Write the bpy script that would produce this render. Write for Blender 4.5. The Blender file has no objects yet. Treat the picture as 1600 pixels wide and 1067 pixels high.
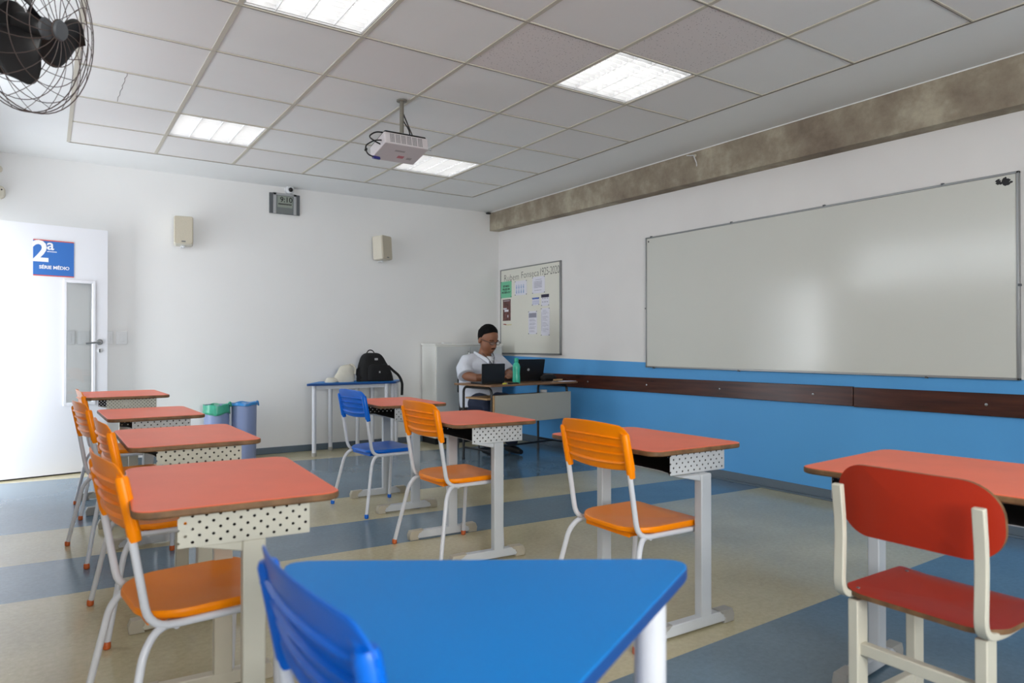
import bpy, math, random
from mathutils import Vector, Matrix, noise
random.seed(4)
PI = math.pi
SC = bpy.context.scene
COL = SC.collection

# ------------------------------------------------------------------ camera
YAW, PITCH = 0.58737, 0.0068
CAMPOS = Vector((0, 0, 1.10))
cam = bpy.data.cameras.new('camera')
cam.sensor_width = 36.0
cam.lens = 36.0 * 1092.3 / 1600
cam.clip_start = 0.02
cam.dof.use_dof = True
cam.dof.focus_distance = 4.6
cam.dof.aperture_fstop = 3.6
camo = bpy.data.objects.new('camera', cam)
COL.objects.link(camo)
fw = Vector((math.sin(YAW) * math.cos(PITCH), math.cos(YAW) * math.cos(PITCH), math.sin(PITCH)))
camo.location = CAMPOS
camo.rotation_euler = fw.to_track_quat('-Z', 'Y').to_euler()
SC.camera = camo
# ------------------------------------------------------------------ view
SC.view_settings.view_transform = 'Standard'
SC.view_settings.look = 'None'
SC.view_settings.gamma = 1
SC.view_settings.exposure = 0.53
# ------------------------------------------------------------------ world + daylight
w = bpy.data.worlds.new('world'); SC.world = w; w.use_nodes = True
w.node_tree.nodes['Background'].inputs[0].default_value = (0.86, 0.93, 1.0, 1)
w.node_tree.nodes['Background'].inputs[1].default_value = 2.8


def area(name, loc, direction, sx, sy, power, color):
    l = bpy.data.lights.new(name, 'AREA'); l.shape = 'RECTANGLE'; l.size = sx; l.size_y = sy
    l.energy = power; l.color = color
    o = bpy.data.objects.new(name, l); COL.objects.link(o); o.location = loc
    o.rotation_euler = Vector(direction).to_track_quat('-Z', 'Y').to_euler()
    return o


# daylight outside the openings of the room (doorway; unseen rear windows; unseen left windows put in for their light)
area('daylight_doorway', (-1.15, 6.5, 1.1), (1, 0.0, 0.28), 1.1, 2.2, 32, (0.93, 0.96, 1.0))
area('daylight_added_window_left', (-0.95, 4.6, 2.3), (1, 0.1, 0.1), 2.8, .8, 7, (0.90, 0.95, 1.0))
area('daylight_window_rear', (0.35, -2.95, 1.5), (-0.05, 1, 0.14), 2.3, 1.6, 140, (1.0, 0.97, 0.92))


# ------------------------------------------------------------------ helpers
def lin(c):
    return tuple(((v / 255) / 12.92 if v / 255 <= 0.04045 else ((v / 255 + 0.055) / 1.055) ** 2.4) for v in c)


def mat(name, rgb, rough=0.5, metal=0.0, spec=0.5, vary=0.0, vscale=6.0, bump=0.0, bscale=60.0, coat=0.0):
    m = bpy.data.materials.new(name); m.use_nodes = True
    nt = m.node_tree; b = nt.nodes['Principled BSDF']
    c = lin(rgb)
    b.inputs['Base Color'].default_value = (*c, 1)
    b.inputs['Roughness'].default_value = rough
    b.inputs['Metallic'].default_value = metal
    b.inputs['Specular IOR Level'].default_value = spec
    if coat: b.inputs['Coat Weight'].default_value = coat
    tc = nt.nodes.new('ShaderNodeTexCoord')
    if vary:
        n = nt.nodes.new('ShaderNodeTexNoise'); n.inputs['Scale'].default_value = vscale; n.inputs['Detail'].default_value = 5
        nt.links.new(tc.outputs['Object'], n.inputs['Vector'])
        r = nt.nodes.new('ShaderNodeMapRange'); r.inputs[1].default_value = 0.3; r.inputs[2].default_value = 0.7
        r.inputs[3].default_value = 1 - vary; r.inputs[4].default_value = 1 + vary
        nt.links.new(n.outputs['Fac'], r.inputs[0])
        mx = nt.nodes.new('ShaderNodeVectorMath'); mx.operation = 'SCALE'; mx.inputs[0].default_value = c
        nt.links.new(r.outputs[0], mx.inputs['Scale']); nt.links.new(mx.outputs[0], b.inputs['Base Color'])
    if bump:
        n2 = nt.nodes.new('ShaderNodeTexNoise'); n2.inputs['Scale'].default_value = bscale; n2.inputs['Detail'].default_value = 4
        nt.links.new(tc.outputs['Object'], n2.inputs['Vector'])
        bp = nt.nodes.new('ShaderNodeBump'); bp.inputs['Strength'].default_value = bump; bp.inputs['Distance'].default_value = 0.002
        nt.links.new(n2.outputs['Fac'], bp.inputs['Height']); nt.links.new(bp.outputs[0], b.inputs['Normal'])
    return m


class MB:
    def __init__(s):
        s.v = []; s.f = []; s.m = []; s.uv = {}

    def add(s, verts, faces, mi=0, M=None):
        o = len(s.v)
        for p in verts:
            p = Vector(p)
            s.v.append(tuple(M @ p) if M is not None else tuple(p))
        for f in faces:
            s.f.append(tuple(i + o for i in f)); s.m.append(mi)
        return s

    def box(s, x0, x1, y0, y1, z0, z1, mi=0, M=None):
        v = [(x, y, z) for x in (x0, x1) for y in (y0, y1) for z in (z0, z1)]
        f = [(0, 1, 3, 2), (4, 6, 7, 5), (0, 4, 5, 1), (2, 3, 7, 6), (0, 2, 6, 4), (1, 5, 7, 3)]
        return s.add(v, f, mi, M)

    def cbox(s, c, size, mi=0, M=None):
        return s.box(c[0] - size[0] / 2, c[0] + size[0] / 2, c[1] - size[1] / 2, c[1] + size[1] / 2, c[2] - size[2] / 2, c[2] + size[2] / 2, mi, M)

    def prism(s, pts, z0, z1, mi=0, mtop=None, M=None):
        n = len(pts)
        v = [(p[0], p[1], z0) for p in pts] + [(p[0], p[1], z1) for p in pts]
        s.add(v, [tuple(range(n - 1, -1, -1))] + [(i, (i + 1) % n, n + (i + 1) % n, n + i) for i in range(n)] + [tuple(range(n, 2 * n))], mi, M)
        if mtop is not None: s.m[-1] = mtop
        return s

    def tube(s, pts, r, seg=10, mi=0, M=None, rect=None, caps=True, flat=None, up=None):
        """swept tube; r number or list; rect=(a,b) half sizes for a rectangular section"""
        pts = [Vector(p) for p in pts]; n = len(pts)
        rs = r if isinstance(r, (list, tuple)) else [r] * n
        T = []
        for i in range(n):
            d = (pts[min(i + 1, n - 1)] - pts[max(i - 1, 0)])
            T.append(d.normalized() if d.length > 1e-9 else Vector((0, 0, 1)))
        a = Vector(up) if up else (Vector((0, 0, 1)) if abs(T[0].z) < 0.9 else Vector((1, 0, 0)))
        N = (a - T[0] * a.dot(T[0])).normalized(); vs = []
        for i in range(n):
            N = (N - T[i] * N.dot(T[i])).normalized(); B = T[i].cross(N)
            if rect:
                for (p, q) in ((1, 1), (-1, 1), (-1, -1), (1, -1)):
                    vs.append(pts[i] + N * p * rect[0] + B * q * rect[1])
            else:
                fl = flat if flat else (1, 1)
                for k in range(seg):
                    t = 2 * PI * k / seg
                    vs.append(pts[i] + N * math.cos(t) * rs[i] * fl[0] + B * math.sin(t) * rs[i] * fl[1])
        k = 4 if rect else seg
        fs = [(i * k + j, i * k + (j + 1) % k, (i + 1) * k + (j + 1) % k, (i + 1) * k + j) for i in range(n - 1) for j in range(k)]
        if caps: fs += [tuple(range(k - 1, -1, -1)), tuple((n - 1) * k + j for j in range(k))]
        return s.add(vs, fs, mi, M)

    def lathe(s, prof, seg=24, mi=0, M=None):
        vs = []; n = len(prof)
        for (r, z) in prof:
            for k in range(seg):
                t = 2 * PI * k / seg; vs.append((r * math.cos(t), r * math.sin(t), z))
        fs = [(i * seg + j, i * seg + (j + 1) % seg, (i + 1) * seg + (j + 1) % seg, (i + 1) * seg + j) for i in range(n - 1) for j in range(seg)]
        fs += [tuple(range(seg - 1, -1, -1)), tuple((n - 1) * seg + j for j in range(seg))]
        return s.add(vs, fs, mi, M)

    def grid(s, fn, nu, nv, mi=0, M=None, closed_u=False):
        vs = [fn(i / (nu if closed_u else nu - 1), j / (nv - 1)) for j in range(nv) for i in range(nu)]
        fs = []
        for j in range(nv - 1):
            for i in range(nu if closed_u else nu - 1):
                i2 = (i + 1) % nu
                fs.append((j * nu + i, j * nu + i2, (j + 1) * nu + i2, (j + 1) * nu + i))
        return s.add(vs, fs, mi, M)

    def ell(s, c, r, mi=0, M=None, nu=16, nv=10):
        def fn(u, v):
            t = 2 * PI * u; p = PI * (v - 0.5) * 0.999
            return (c[0] + r[0] * math.cos(p) * math.cos(t), c[1] + r[1] * math.cos(p) * math.sin(t), c[2] + r[2] * math.sin(p))
        return s.grid(fn, nu, nv, mi, M, closed_u=True)

    def build(s, name, mats, parent=None, bevel=0.0, seg=2, smooth=True, angle=35, sub=0, solid=0, remesh=0):
        me = bpy.data.meshes.new(name); me.from_pydata(s.v, [], s.f)
        for mm in (mats if isinstance(mats, (list, tuple)) else [mats]): me.materials.append(mm)
        me.polygons.foreach_set('material_index', s.m)
        me.update()
        if smooth:
            me.polygons.foreach_set('use_smooth', [True] * len(me.polygons))
            if not sub: me.set_sharp_from_angle(angle=math.radians(angle))
        o = bpy.data.objects.new(name, me); COL.objects.link(o)
        if parent is not None: o.parent = parent
        if solid:
            md = o.modifiers.new('solid', 'SOLIDIFY'); md.thickness = solid; md.offset = 0
        if remesh:
            md = o.modifiers.new('remesh', 'REMESH'); md.mode = 'VOXEL'; md.voxel_size = remesh; md.use_smooth_shade = True
            sm = o.modifiers.new('smooth', 'SMOOTH'); sm.iterations = 4; sm.factor = 0.5
        if bevel:
            md = o.modifiers.new('bevel', 'BEVEL'); md.width = bevel; md.segments = seg; md.limit_method = 'ANGLE'; md.angle_limit = math.radians(40)
        if sub:
            md = o.modifiers.new('sub', 'SUBSURF'); md.levels = sub; md.render_levels = sub
        return o


def fillet(pts, r, n=6):
    pts = [Vector(p) for p in pts]; out = [pts[0]]
    for i in range(1, len(pts) - 1):
        a, b, c = pts[i - 1], pts[i], pts[i + 1]
        d1 = (a - b); d2 = (c - b); rr = min(r, d1.length * .48, d2.length * .48)
        p1 = b + d1.normalized() * rr; p2 = b + d2.normalized() * rr
        for k in range(n + 1):
            t = k / n; out.append(p1 * (1 - t) ** 2 + b * 2 * t * (1 - t) + p2 * t * t)
    out.append(pts[-1]); return out


def rrect(hx, hy, r, n=6, cx=0, cy=0):
    out = []
    rs = r if isinstance(r, (list, tuple)) else [r] * 4
    for (sx, sy, a0, rr) in ((1, 1, 0, rs[0]), (-1, 1, PI / 2, rs[1]), (-1, -1, PI, rs[2]), (1, -1, 3 * PI / 2, rs[3])):
        for k in range(n + 1):
            a = a0 + PI / 2 * k / n
            out.append((cx + sx * (hx - rr) + rr * math.cos(a), cy + sy * (hy - rr) + rr * math.sin(a)))
    return out


def rpoly(pts, r, n=6):
    out = []; m = len(pts)
    for i in range(m):
        a, b, c = Vector(pts[i - 1]), Vector(pts[i]), Vector(pts[(i + 1) % m])
        d1 = (a - b).normalized(); d2 = (c - b).normalized()
        p1 = b + d1 * r; p2 = b + d2 * r
        for k in range(n + 1):
            t = k / n; q = p1 * (1 - t) ** 2 + b * 2 * t * (1 - t) + p2 * t * t; out.append((q.x, q.y))
    return out


def tag(o, label, cat, group=None):
    o['label'] = label; o['category'] = cat
    if group: o['group'] = group
    return o


def thing(name, label, cat, loc=(0, 0, 0), rz=0, group=None):
    o = bpy.data.objects.new(name, None); o.empty_display_size = 0.1; COL.objects.link(o)
    o.location = loc; o.rotation_euler = (0, 0, rz)
    return tag(o, label, cat, group)


def struct(o):
    o['kind'] = 'structure'; return o


def dup(root, loc, rz, label, group=None):
    def rec(o, par):
        c = o.copy(); COL.objects.link(c); c.parent = par
        for ch in SNAP[o.name]: rec(ch, c)
        return c
    r = rec(root, None); r.location = loc; r.rotation_euler = (0, 0, rz); r['label'] = label
    if group: r['group'] = group
    return r


SNAP = {}


def snapshot(root):
    kids = [o for o in bpy.data.objects if o.parent == root]
    SNAP[root.name] = kids
    for k in kids: snapshot(k)


def text_mb(body, size, M, mi=0, mb=None, depth=0.0, bold=0.0, align='LEFT', shear=0.0, space=1.0):
    cu = bpy.data.curves.new('t', 'FONT'); cu.body = body; cu.size = size; cu.align_x = align; cu.extrude = depth; cu.offset = bold
    cu.resolution_u = 3; cu.shear = shear; cu.space_character = space
    o = bpy.data.objects.new('t', cu); COL.objects.link(o)
    dg = bpy.context.evaluated_depsgraph_get(); me = bpy.data.meshes.new_from_object(o.evaluated_get(dg))
    mb = mb or MB()
    mb.add([v.co for v in me.vertices], [tuple(p.vertices) for p in me.polygons], mi, M)
    bpy.data.objects.remove(o); bpy.data.curves.remove(cu); bpy.data.meshes.remove(me)
    return mb


def frame_M(origin, xd, yd):
    """matrix mapping local x,y to world directions, z to their cross"""
    x = Vector(xd).normalized(); y = Vector(yd).normalized(); z = x.cross(y)
    return Matrix(((x.x, y.x, z.x, origin[0]), (x.y, y.y, z.y, origin[1]), (x.z, y.z, z.z, origin[2]), (0, 0, 0, 1)))


# ------------------------------------------------------------------ materials
def floor_mat():
    m = bpy.data.materials.new('vinyl_floor'); m.use_nodes = True; nt = m.node_tree; N = nt.nodes; L = nt.links
    b = N['Principled BSDF']; tc = N.new('ShaderNodeTexCoord'); sp = N.new('ShaderNodeSeparateXYZ'); L.new(tc.outputs['Object'], sp.inputs[0])

    def math_(op, a, b_=None):
        n = N.new('ShaderNodeMath'); n.operation = op
        for i, x in enumerate((a, b_)):
            if x is None: continue
            if isinstance(x, (int, float)): n.inputs[i].default_value = x
            else: L.new(x, n.inputs[i])
        return n.outputs[0]
    acc = None
    for a, bb, sgn in ((6.90, -0.075, 1), (5.02, -0.06, -1), (4.30, -0.06, 1), (3.685, -0.048, -1), (1.69, 0.03, 1)):
        # value 1 where y < a + bb*x
        lim = math_('ADD', math_('MULTIPLY', sp.outputs['X'], bb), a)
        lt = math_('LESS_THAN', sp.outputs['Y'], lim)
        t = math_('MULTIPLY', lt, sgn); acc = t if acc is None else math_('ADD', acc, t)
    # speckle
    n1 = N.new('ShaderNodeTexNoise'); n1.inputs['Scale'].default_value = 45; n1.inputs['Detail'].default_value = 6; n1.inputs['Roughness'].default_value = 0.7
    n2 = N.new('ShaderNodeTexNoise'); n2.inputs['Scale'].default_value = 1.3; n2.inputs['Detail'].default_value = 4
    vo = N.new('ShaderNodeTexVoronoi'); vo.inputs['Scale'].default_value = 38
    for n in (n1, n2, vo): L.new(tc.outputs['Object'], n.inputs['Vector'])
    mix = N.new('ShaderNodeMix'); mix.data_type = 'RGBA'
    L.new(acc, mix.inputs[0]); mix.inputs[6].default_value = (*lin((198, 188, 154)), 1); mix.inputs[7].default_value = (*lin((104, 128, 146)), 1)
    r1 = N.new('ShaderNodeMapRange'); r1.inputs[1].default_value = .3; r1.inputs[2].default_value = .7; r1.inputs[3].default_value = .88; r1.inputs[4].default_value = 1.08
    r2 = N.new('ShaderNodeMapRange'); r2.inputs[1].default_value = .35; r2.inputs[2].default_value = .65; r2.inputs[3].default_value = .86; r2.inputs[4].default_value = 1.06
    L.new(n1.outputs['Fac'], r1.inputs[0]); L.new(n2.outputs['Fac'], r2.inputs[0])
    fl = math_('LESS_THAN', vo.outputs['Distance'], 0.07)
    k = math_('MULTIPLY', r1.outputs[0], r2.outputs[0]); k = math_('ADD', k, math_('MULTIPLY', fl, 0.25))
    sc = N.new('ShaderNodeVectorMath'); sc.operation = 'SCALE'; L.new(mix.outputs[2], sc.inputs[0]); L.new(k, sc.inputs['Scale'])
    L.new(sc.outputs[0], b.inputs['Base Color'])
    rr = N.new('ShaderNodeMapRange'); rr.inputs[1].default_value = .3; rr.inputs[2].default_value = .7; rr.inputs[3].default_value = .13; rr.inputs[4].default_value = .20
    L.new(n2.outputs['Fac'], rr.inputs[0]); L.new(rr.outputs[0], b.inputs['Roughness'])
    bp = N.new('ShaderNodeBump'); bp.inputs['Strength'].default_value = .02; bp.inputs['Distance'].default_value = .002
    L.new(n1.outputs['Fac'], bp.inputs['Height']); L.new(bp.outputs[0], b.inputs['Normal'])
    return m


def right_wall_mat():
    m = mat('painted_wall_two_tone', (230, 228, 226), .55, bump=.12, bscale=90)
    nt = m.node_tree; N = nt.nodes; L = nt.links; b = N['Principled BSDF']
    tc = N.new('ShaderNodeTexCoord'); sp = N.new('ShaderNodeSeparateXYZ'); L.new(tc.outputs['Object'], sp.inputs[0])
    ml = N.new('ShaderNodeMath'); ml.operation = 'MULTIPLY_ADD'; L.new(sp.outputs['Y'], ml.inputs[0]); ml.inputs[1].default_value = .0142; ml.inputs[2].default_value = .882
    lt = N.new('ShaderNodeMath'); lt.operation = 'LESS_THAN'; L.new(sp.outputs['Z'], lt.inputs[0]); L.new(ml.outputs[0], lt.inputs[1])
    n = N.new('ShaderNodeTexNoise'); n.inputs['Scale'].default_value = 2; L.new(tc.outputs['Object'], n.inputs['Vector'])
    r = N.new('ShaderNodeMapRange'); r.inputs[1].default_value = .3; r.inputs[2].default_value = .7; r.inputs[3].default_value = .975; r.inputs[4].default_value = 1.02; L.new(n.outputs['Fac'], r.inputs[0])
    mx = N.new('ShaderNodeMix'); mx.data_type = 'RGBA'; L.new(lt.outputs[0], mx.inputs[0])
    mx.inputs[6].default_value = (*lin((230, 228, 226)), 1); mx.inputs[7].default_value = (*lin((86, 164, 226)), 1)
    sc = N.new('ShaderNodeVectorMath'); sc.operation = 'SCALE'; L.new(mx.outputs[2], sc.inputs[0]); L.new(r.outputs[0], sc.inputs['Scale']); L.new(sc.outputs[0], b.inputs['Base Color'])
    return m


def concrete_mat():
    m = mat('raw_concrete', (150, 138, 120), .85, bump=.6, bscale=30)
    nt = m.node_tree; N = nt.nodes; L = nt.links; b = N['Principled BSDF']; tc = N.new('ShaderNodeTexCoord')
    n = N.new('ShaderNodeTexNoise'); n.inputs['Scale'].default_value = 2.2; n.inputs['Detail'].default_value = 8; n.inputs['Roughness'].default_value = .65; L.new(tc.outputs['Object'], n.inputs['Vector'])
    cr = N.new('ShaderNodeValToRGB'); e = cr.color_ramp.elements
    e[0].position = .32; e[0].color = (*lin((120, 106, 92)), 1); e[1].position = .68; e[1].color = (*lin((186, 178, 158)), 1)
    k = e.new(.5); k.color = (*lin((148, 137, 120)), 1)
    L.new(n.outputs['Fac'], cr.inputs[0]); L.new(cr.outputs[0], b.inputs['Base Color'])
    return m


def wood_mat(name, c1, c2, rough=.35, scale=(1, 14, 14)):
    m = mat(name, c1, rough); nt = m.node_tree; N = nt.nodes; L = nt.links; b = N['Principled BSDF']; tc = N.new('ShaderNodeTexCoord')
    mp = N.new('ShaderNodeMapping'); mp.inputs['Scale'].default_value = scale; L.new(tc.outputs['Object'], mp.inputs[0])
    n = N.new('ShaderNodeTexNoise'); n.inputs['Scale'].default_value = 2.5; n.inputs['Detail'].default_value = 7; L.new(mp.outputs[0], n.inputs['Vector'])
    cr = N.new('ShaderNodeValToRGB'); e = cr.color_ramp.elements; e[0].position = .3; e[0].color = (*lin(c1), 1); e[1].position = .7; e[1].color = (*lin(c2), 1)
    L.new(n.outputs['Fac'], cr.inputs[0]); L.new(cr.outputs[0], b.inputs['Base Color']); return m


def perforated_mat(name, rgb, pitch, rad):
    """sheet steel with a staggered pattern of round punched holes (uv in metres)"""
    m = mat(name, rgb, .45); nt = m.node_tree; N = nt.nodes; L = nt.links; b = N['Principled BSDF']
    uv = N.new('ShaderNodeUVMap'); outs = []
    for off in (0, .5):
        mp = N.new('ShaderNodeMapping'); mp.inputs['Scale'].default_value = (1 / pitch, 1 / pitch, 1); mp.inputs['Location'].default_value = (off, off, 0)
        L.new(uv.outputs[0], mp.inputs[0])
        fr = N.new('ShaderNodeVectorMath'); fr.operation = 'FRACTION'; L.new(mp.outputs[0], fr.inputs[0])
        sb = N.new('ShaderNodeVectorMath'); sb.operation = 'SUBTRACT'; L.new(fr.outputs[0], sb.inputs[0]); sb.inputs[1].default_value = (.5, .5, 0)
        ln = N.new('ShaderNodeVectorMath'); ln.operation = 'LENGTH'; L.new(sb.outputs[0], ln.inputs[0])
        lt = N.new('ShaderNodeMath'); lt.operation = 'LESS_THAN'; L.new(ln.outputs['Value'], lt.inputs[0]); lt.inputs[1].default_value = rad / pitch
        outs.append(lt.outputs[0])
    mxm = N.new('ShaderNodeMath'); mxm.operation = 'MAXIMUM'; L.new(outs[0], mxm.inputs[0]); L.new(outs[1], mxm.inputs[1])
    tr = N.new('ShaderNodeBsdfTransparent'); ms = N.new('ShaderNodeMixShader'); L.new(mxm.outputs[0], ms.inputs[0])
    L.new(b.outputs[0], ms.inputs[1]); L.new(tr.outputs[0], ms.inputs[2]); L.new(ms.outputs[0], N['Material Output'].inputs[0])
    return m


def glass_mat():
    m = bpy.data.materials.new('clear_glass'); m.use_nodes = True; nt = m.node_tree; N = nt.nodes; L = nt.links
    b = N['Principled BSDF']; b.inputs['Base Color'].default_value = (.9, .95, .93, 1); b.inputs['Roughness'].default_value = .02
    tr = N.new('ShaderNodeBsdfTransparent'); tr.inputs[0].default_value = (.96, .97, .97, 1)
    gl = N.new('ShaderNodeBsdfGlossy'); gl.inputs['Roughness'].default_value = .02
    fr = N.new('ShaderNodeFresnel'); fr.inputs[0].default_value = 1.5; ms = N.new('ShaderNodeMixShader')
    L.new(fr.outputs[0], ms.inputs[0]); L.new(tr.outputs[0], ms.inputs[1]); L.new(gl.outputs[0], ms.inputs[2]); L.new(ms.outputs[0], N['Material Output'].inputs[0])
    return m


def emit_mat(name, rgb, s):
    m = bpy.data.materials.new(name); m.use_nodes = True; b = m.node_tree.nodes['Principled BSDF']
    b.inputs['Base Color'].default_value = (*rgb, 1); b.inputs['Emission Color'].default_value = (*rgb, 1); b.inputs['Emission Strength'].default_value = s
    return m


M_FLOOR = floor_mat()
M_RWALL = right_wall_mat()
M_WALL = mat('white_wall_paint', (232, 232, 231), .5, vary=.015, vscale=1.5, bump=.12, bscale=90)
M_PLASTER = mat('ceiling_plaster', (234, 235, 234), .6, vary=.02, vscale=1.2)
M_TILE = mat('ceiling_tile', (234, 234, 232), .7, vary=.02, vscale=2)
M_TBAR = mat('ceiling_tbar', (196, 190, 176), .6)
M_GAP = mat('shadow_gap_filler', (96, 90, 82), .8)
M_CONC = concrete_mat()
M_BASE = mat('grey_skirting_vinyl', (92, 106, 118), .4)
M_RAILWOOD = wood_mat('dark_rail_wood', (52, 26, 20), (84, 44, 32), .25, (14, 1, 14))
M_RED = mat('salmon_red_laminate', (248, 112, 76), .38, spec=.38, vary=.05, vscale=5, bump=.05, bscale=200)
M_EDGE = mat('worn_brown_ply_edge', (112, 82, 52), .6, vary=.35, vscale=28)
M_STEEL = mat('light_grey_painted_steel', (198, 202, 206), .35, vary=.03, vscale=9)
M_STEELB = mat('cream_painted_steel', (202, 198, 182), .38, vary=.03, vscale=9)
M_CAPG = mat('grey_plastic_foot', (160, 158, 152), .5, vary=.06, vscale=20)
M_CAPB = mat('beige_plastic_foot', (182, 174, 156), .5, vary=.06, vscale=20)
M_PERF = perforated_mat('punched_steel', (200, 203, 205), .032, .0038)
M_PERFB = perforated_mat('punched_steel_cream', (200, 197, 182), .032, .0038)
M_PERFF = perforated_mat('finely_punched_steel', (196, 196, 184), .0215, .0030)
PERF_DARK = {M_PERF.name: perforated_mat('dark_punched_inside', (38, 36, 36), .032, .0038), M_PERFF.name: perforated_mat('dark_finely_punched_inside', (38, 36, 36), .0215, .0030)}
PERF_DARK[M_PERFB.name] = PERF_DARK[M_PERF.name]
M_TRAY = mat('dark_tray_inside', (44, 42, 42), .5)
M_ORANGE = mat('orange_plastic', (255, 142, 0), .32, spec=.22, vary=.02, vscale=10, bump=.03, bscale=300)
M_BLUEP = mat('blue_plastic', (0, 100, 205), .32, spec=.3, vary=.02, vscale=10, bump=.03, bscale=300)
M_TUBE = mat('white_tube_steel', (212, 214, 220), .3, vary=.02, vscale=12)
M_OCAP = mat('orange_foot_plastic', (196, 92, 30), .5)
M_BLUETOP = mat('blue_laminate', (0, 126, 208), .45, spec=.28, vary=.03, vscale=3)
M_BLUEEDGE = mat('dark_blue_edge', (12, 70, 138), .4)
M_DRED = mat('red_ply_laminate', (176, 46, 22), .45, spec=.3, vary=.03, vscale=4)
M_BLACK = mat('black_plastic', (14, 14, 16), .4)
M_BLACKM = mat('black_painted_metal', (22, 22, 24), .35)
M_FABRICB = mat('black_fabric', (16, 16, 18), .85, vary=.3, vscale=30, bump=.4, bscale=220)
M_CANVAS = mat('cream_canvas', (206, 202, 188), .9, vary=.06, vscale=12, bump=.4, bscale=200)
M_DOOR = mat('white_door_paint', (232, 233, 238), .35)
M_PLATE = mat('switch_plate_white', (214, 216, 218), .35)
M_GLASS = glass_mat()
M_LENS = mat('spectacle_lens', (200, 205, 205), .1); M_LENS.node_tree.nodes['Principled BSDF'].inputs['Alpha'].default_value = .12
M_WB = mat('whiteboard_enamel', (210, 211, 204), .15, vary=.015, vscale=1.2)
M_ALU = mat('aluminium_frame', (150, 152, 152), .35, metal=.7)
M_CHROME = mat('brushed_chrome', (170, 172, 172), .25, metal=.9)
M_CREAMB = mat('cream_board', (226, 225, 214), .4, vary=.015, vscale=3)
M_PAPER = mat('white_paper', (226, 226, 236), .7)
M_BIN = mat('lavender_grey_bin', (136, 150, 188), .35)
M_WOODTOP = wood_mat('brown_wood_laminate', (116, 84, 56), (142, 106, 74), .35, (1, 10, 10))
M_LWOOD = mat('raw_plywood_edge', (168, 132, 88), .6, vary=.15, vscale=25)
M_GREYP = mat('grey_laminate_panel', (176, 174, 162), .45)
M_CAB = mat('white_cabinet', (232, 232, 226), .4)
M_CABD = mat('grey_cabinet_door', (204, 207, 205), .4)
M_SKIN = mat('brown_skin', (140, 92, 66), .5)
M_HAIR = mat('black_hair', (12, 11, 12), .8, spec=.15, vary=.3, vscale=60, bump=.8, bscale=120)
M_SHIRT = mat('white_shirt_cloth', (214, 218, 228), .85, vary=.03, vscale=14, bump=.3, bscale=60)
M_NAVY = mat('navy_trousers', (28, 38, 62), .85, vary=.1, vscale=30)
M_SPK = mat('beige_speaker_plastic', (206, 200, 184), .5)
M_SPKG = mat('beige_speaker_grille', (190, 182, 164), .7, vary=.06, vscale=180)
M_PROJ = mat('white_projector_plastic', (206, 200, 202), .4)
M_TEAL = mat('teal_bottle_plastic', (66, 190, 160), .25)
M_LAMP = emit_mat('fluorescent_tube', (1.0, 1.0, .96), 3.1)
M_REFL = mat('lamp_reflector_white', (240, 240, 240), .35)
M_FIN = mat('lamp_louver', (222, 222, 224), .35)
M_DARKG = mat('dark_grey_plastic', (88, 92, 96), .5)
M_SILV = mat('silver_plastic', (168, 170, 172), .35)

# ------------------------------------------------------------------ room
XL, XR, YF, YN, CH = -0.56, 4.68, 7.33, -2.6, 2.747
struct(MB().box(XL - .2, XR + .2, YN - .2, YF + .2, -.1, 0).build('floor', M_FLOOR, smooth=False))
struct(MB().box(XL - .2, XR + .2, YF, YF + .15, 0, CH + .1).build('wall_back', M_WALL, smooth=False))
struct(MB().box(XR, XR + .15, YN, YF, 0, CH + .1).build('wall_right', M_RWALL, smooth=False))
# left wall with the doorway and the window openings
lw = MB(); X0, X1 = XL - .15, XL
DY0, DY1, DZ = 6.28, 7.16, 2.13
WY0, WY1, WZ0, WZ1 = 3.3, 5.8, 1.92, 2.6
lw.box(X0, X1, YN, WY0, 0, CH + .1).box(X0, X1, WY0, WY1, 0, WZ0).box(X0, X1, WY0, WY1, WZ1, CH + .1)
lw.box(X0, X1, WY1, DY0, 0, CH + .1).box(X0, X1, DY0, DY1, DZ, CH + .1).box(X0, X1, DY1, YF, 0, CH + .1)
struct(lw.build('wall_left', M_WALL, smooth=False))
nw = MB(); NX0, NX1, NZ0, NZ1 = -.6, 1.45, .85, 2.4
nw.box(XL - .15, XR + .15, YN - .15, YN, 0, NZ0).box(XL - .15, XR + .15, YN - .15, YN, NZ1, CH + .1)
nw.box(XL - .15, -.4, YN - .15, YN, NZ0, NZ1).box(NX1, XR + .15, YN - .15, YN, NZ0, NZ1)
struct(nw.build('wall_near', M_WALL, smooth=False))
wf = MB()
for y in (WY0, (WY0 + WY1) / 2, WY1): wf.box(XL - .10, XL - .05, y - .025, y + .025, WZ0, WZ1)
for z in (WZ0 + .02, WZ1 - .02): wf.box(XL - .10, XL - .05, WY0, WY1, z - .02, z + .02)
struct(wf.build('added_window_1', M_PLATE, smooth=False))  # unseen clerestory window, added to brighten the left side of the room
wf = MB()
for x in (-.4, .52, NX1): wf.box(x - .025, x + .025, YN - .10, YN - .05, NZ0, NZ1)
for z in (NZ0 + .02, NZ1 - .02): wf.box(-.4, NX1, YN - .10, YN - .05, z - .02, z + .02)
struct(wf.build('window_2', M_PLATE, smooth=False))
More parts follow.
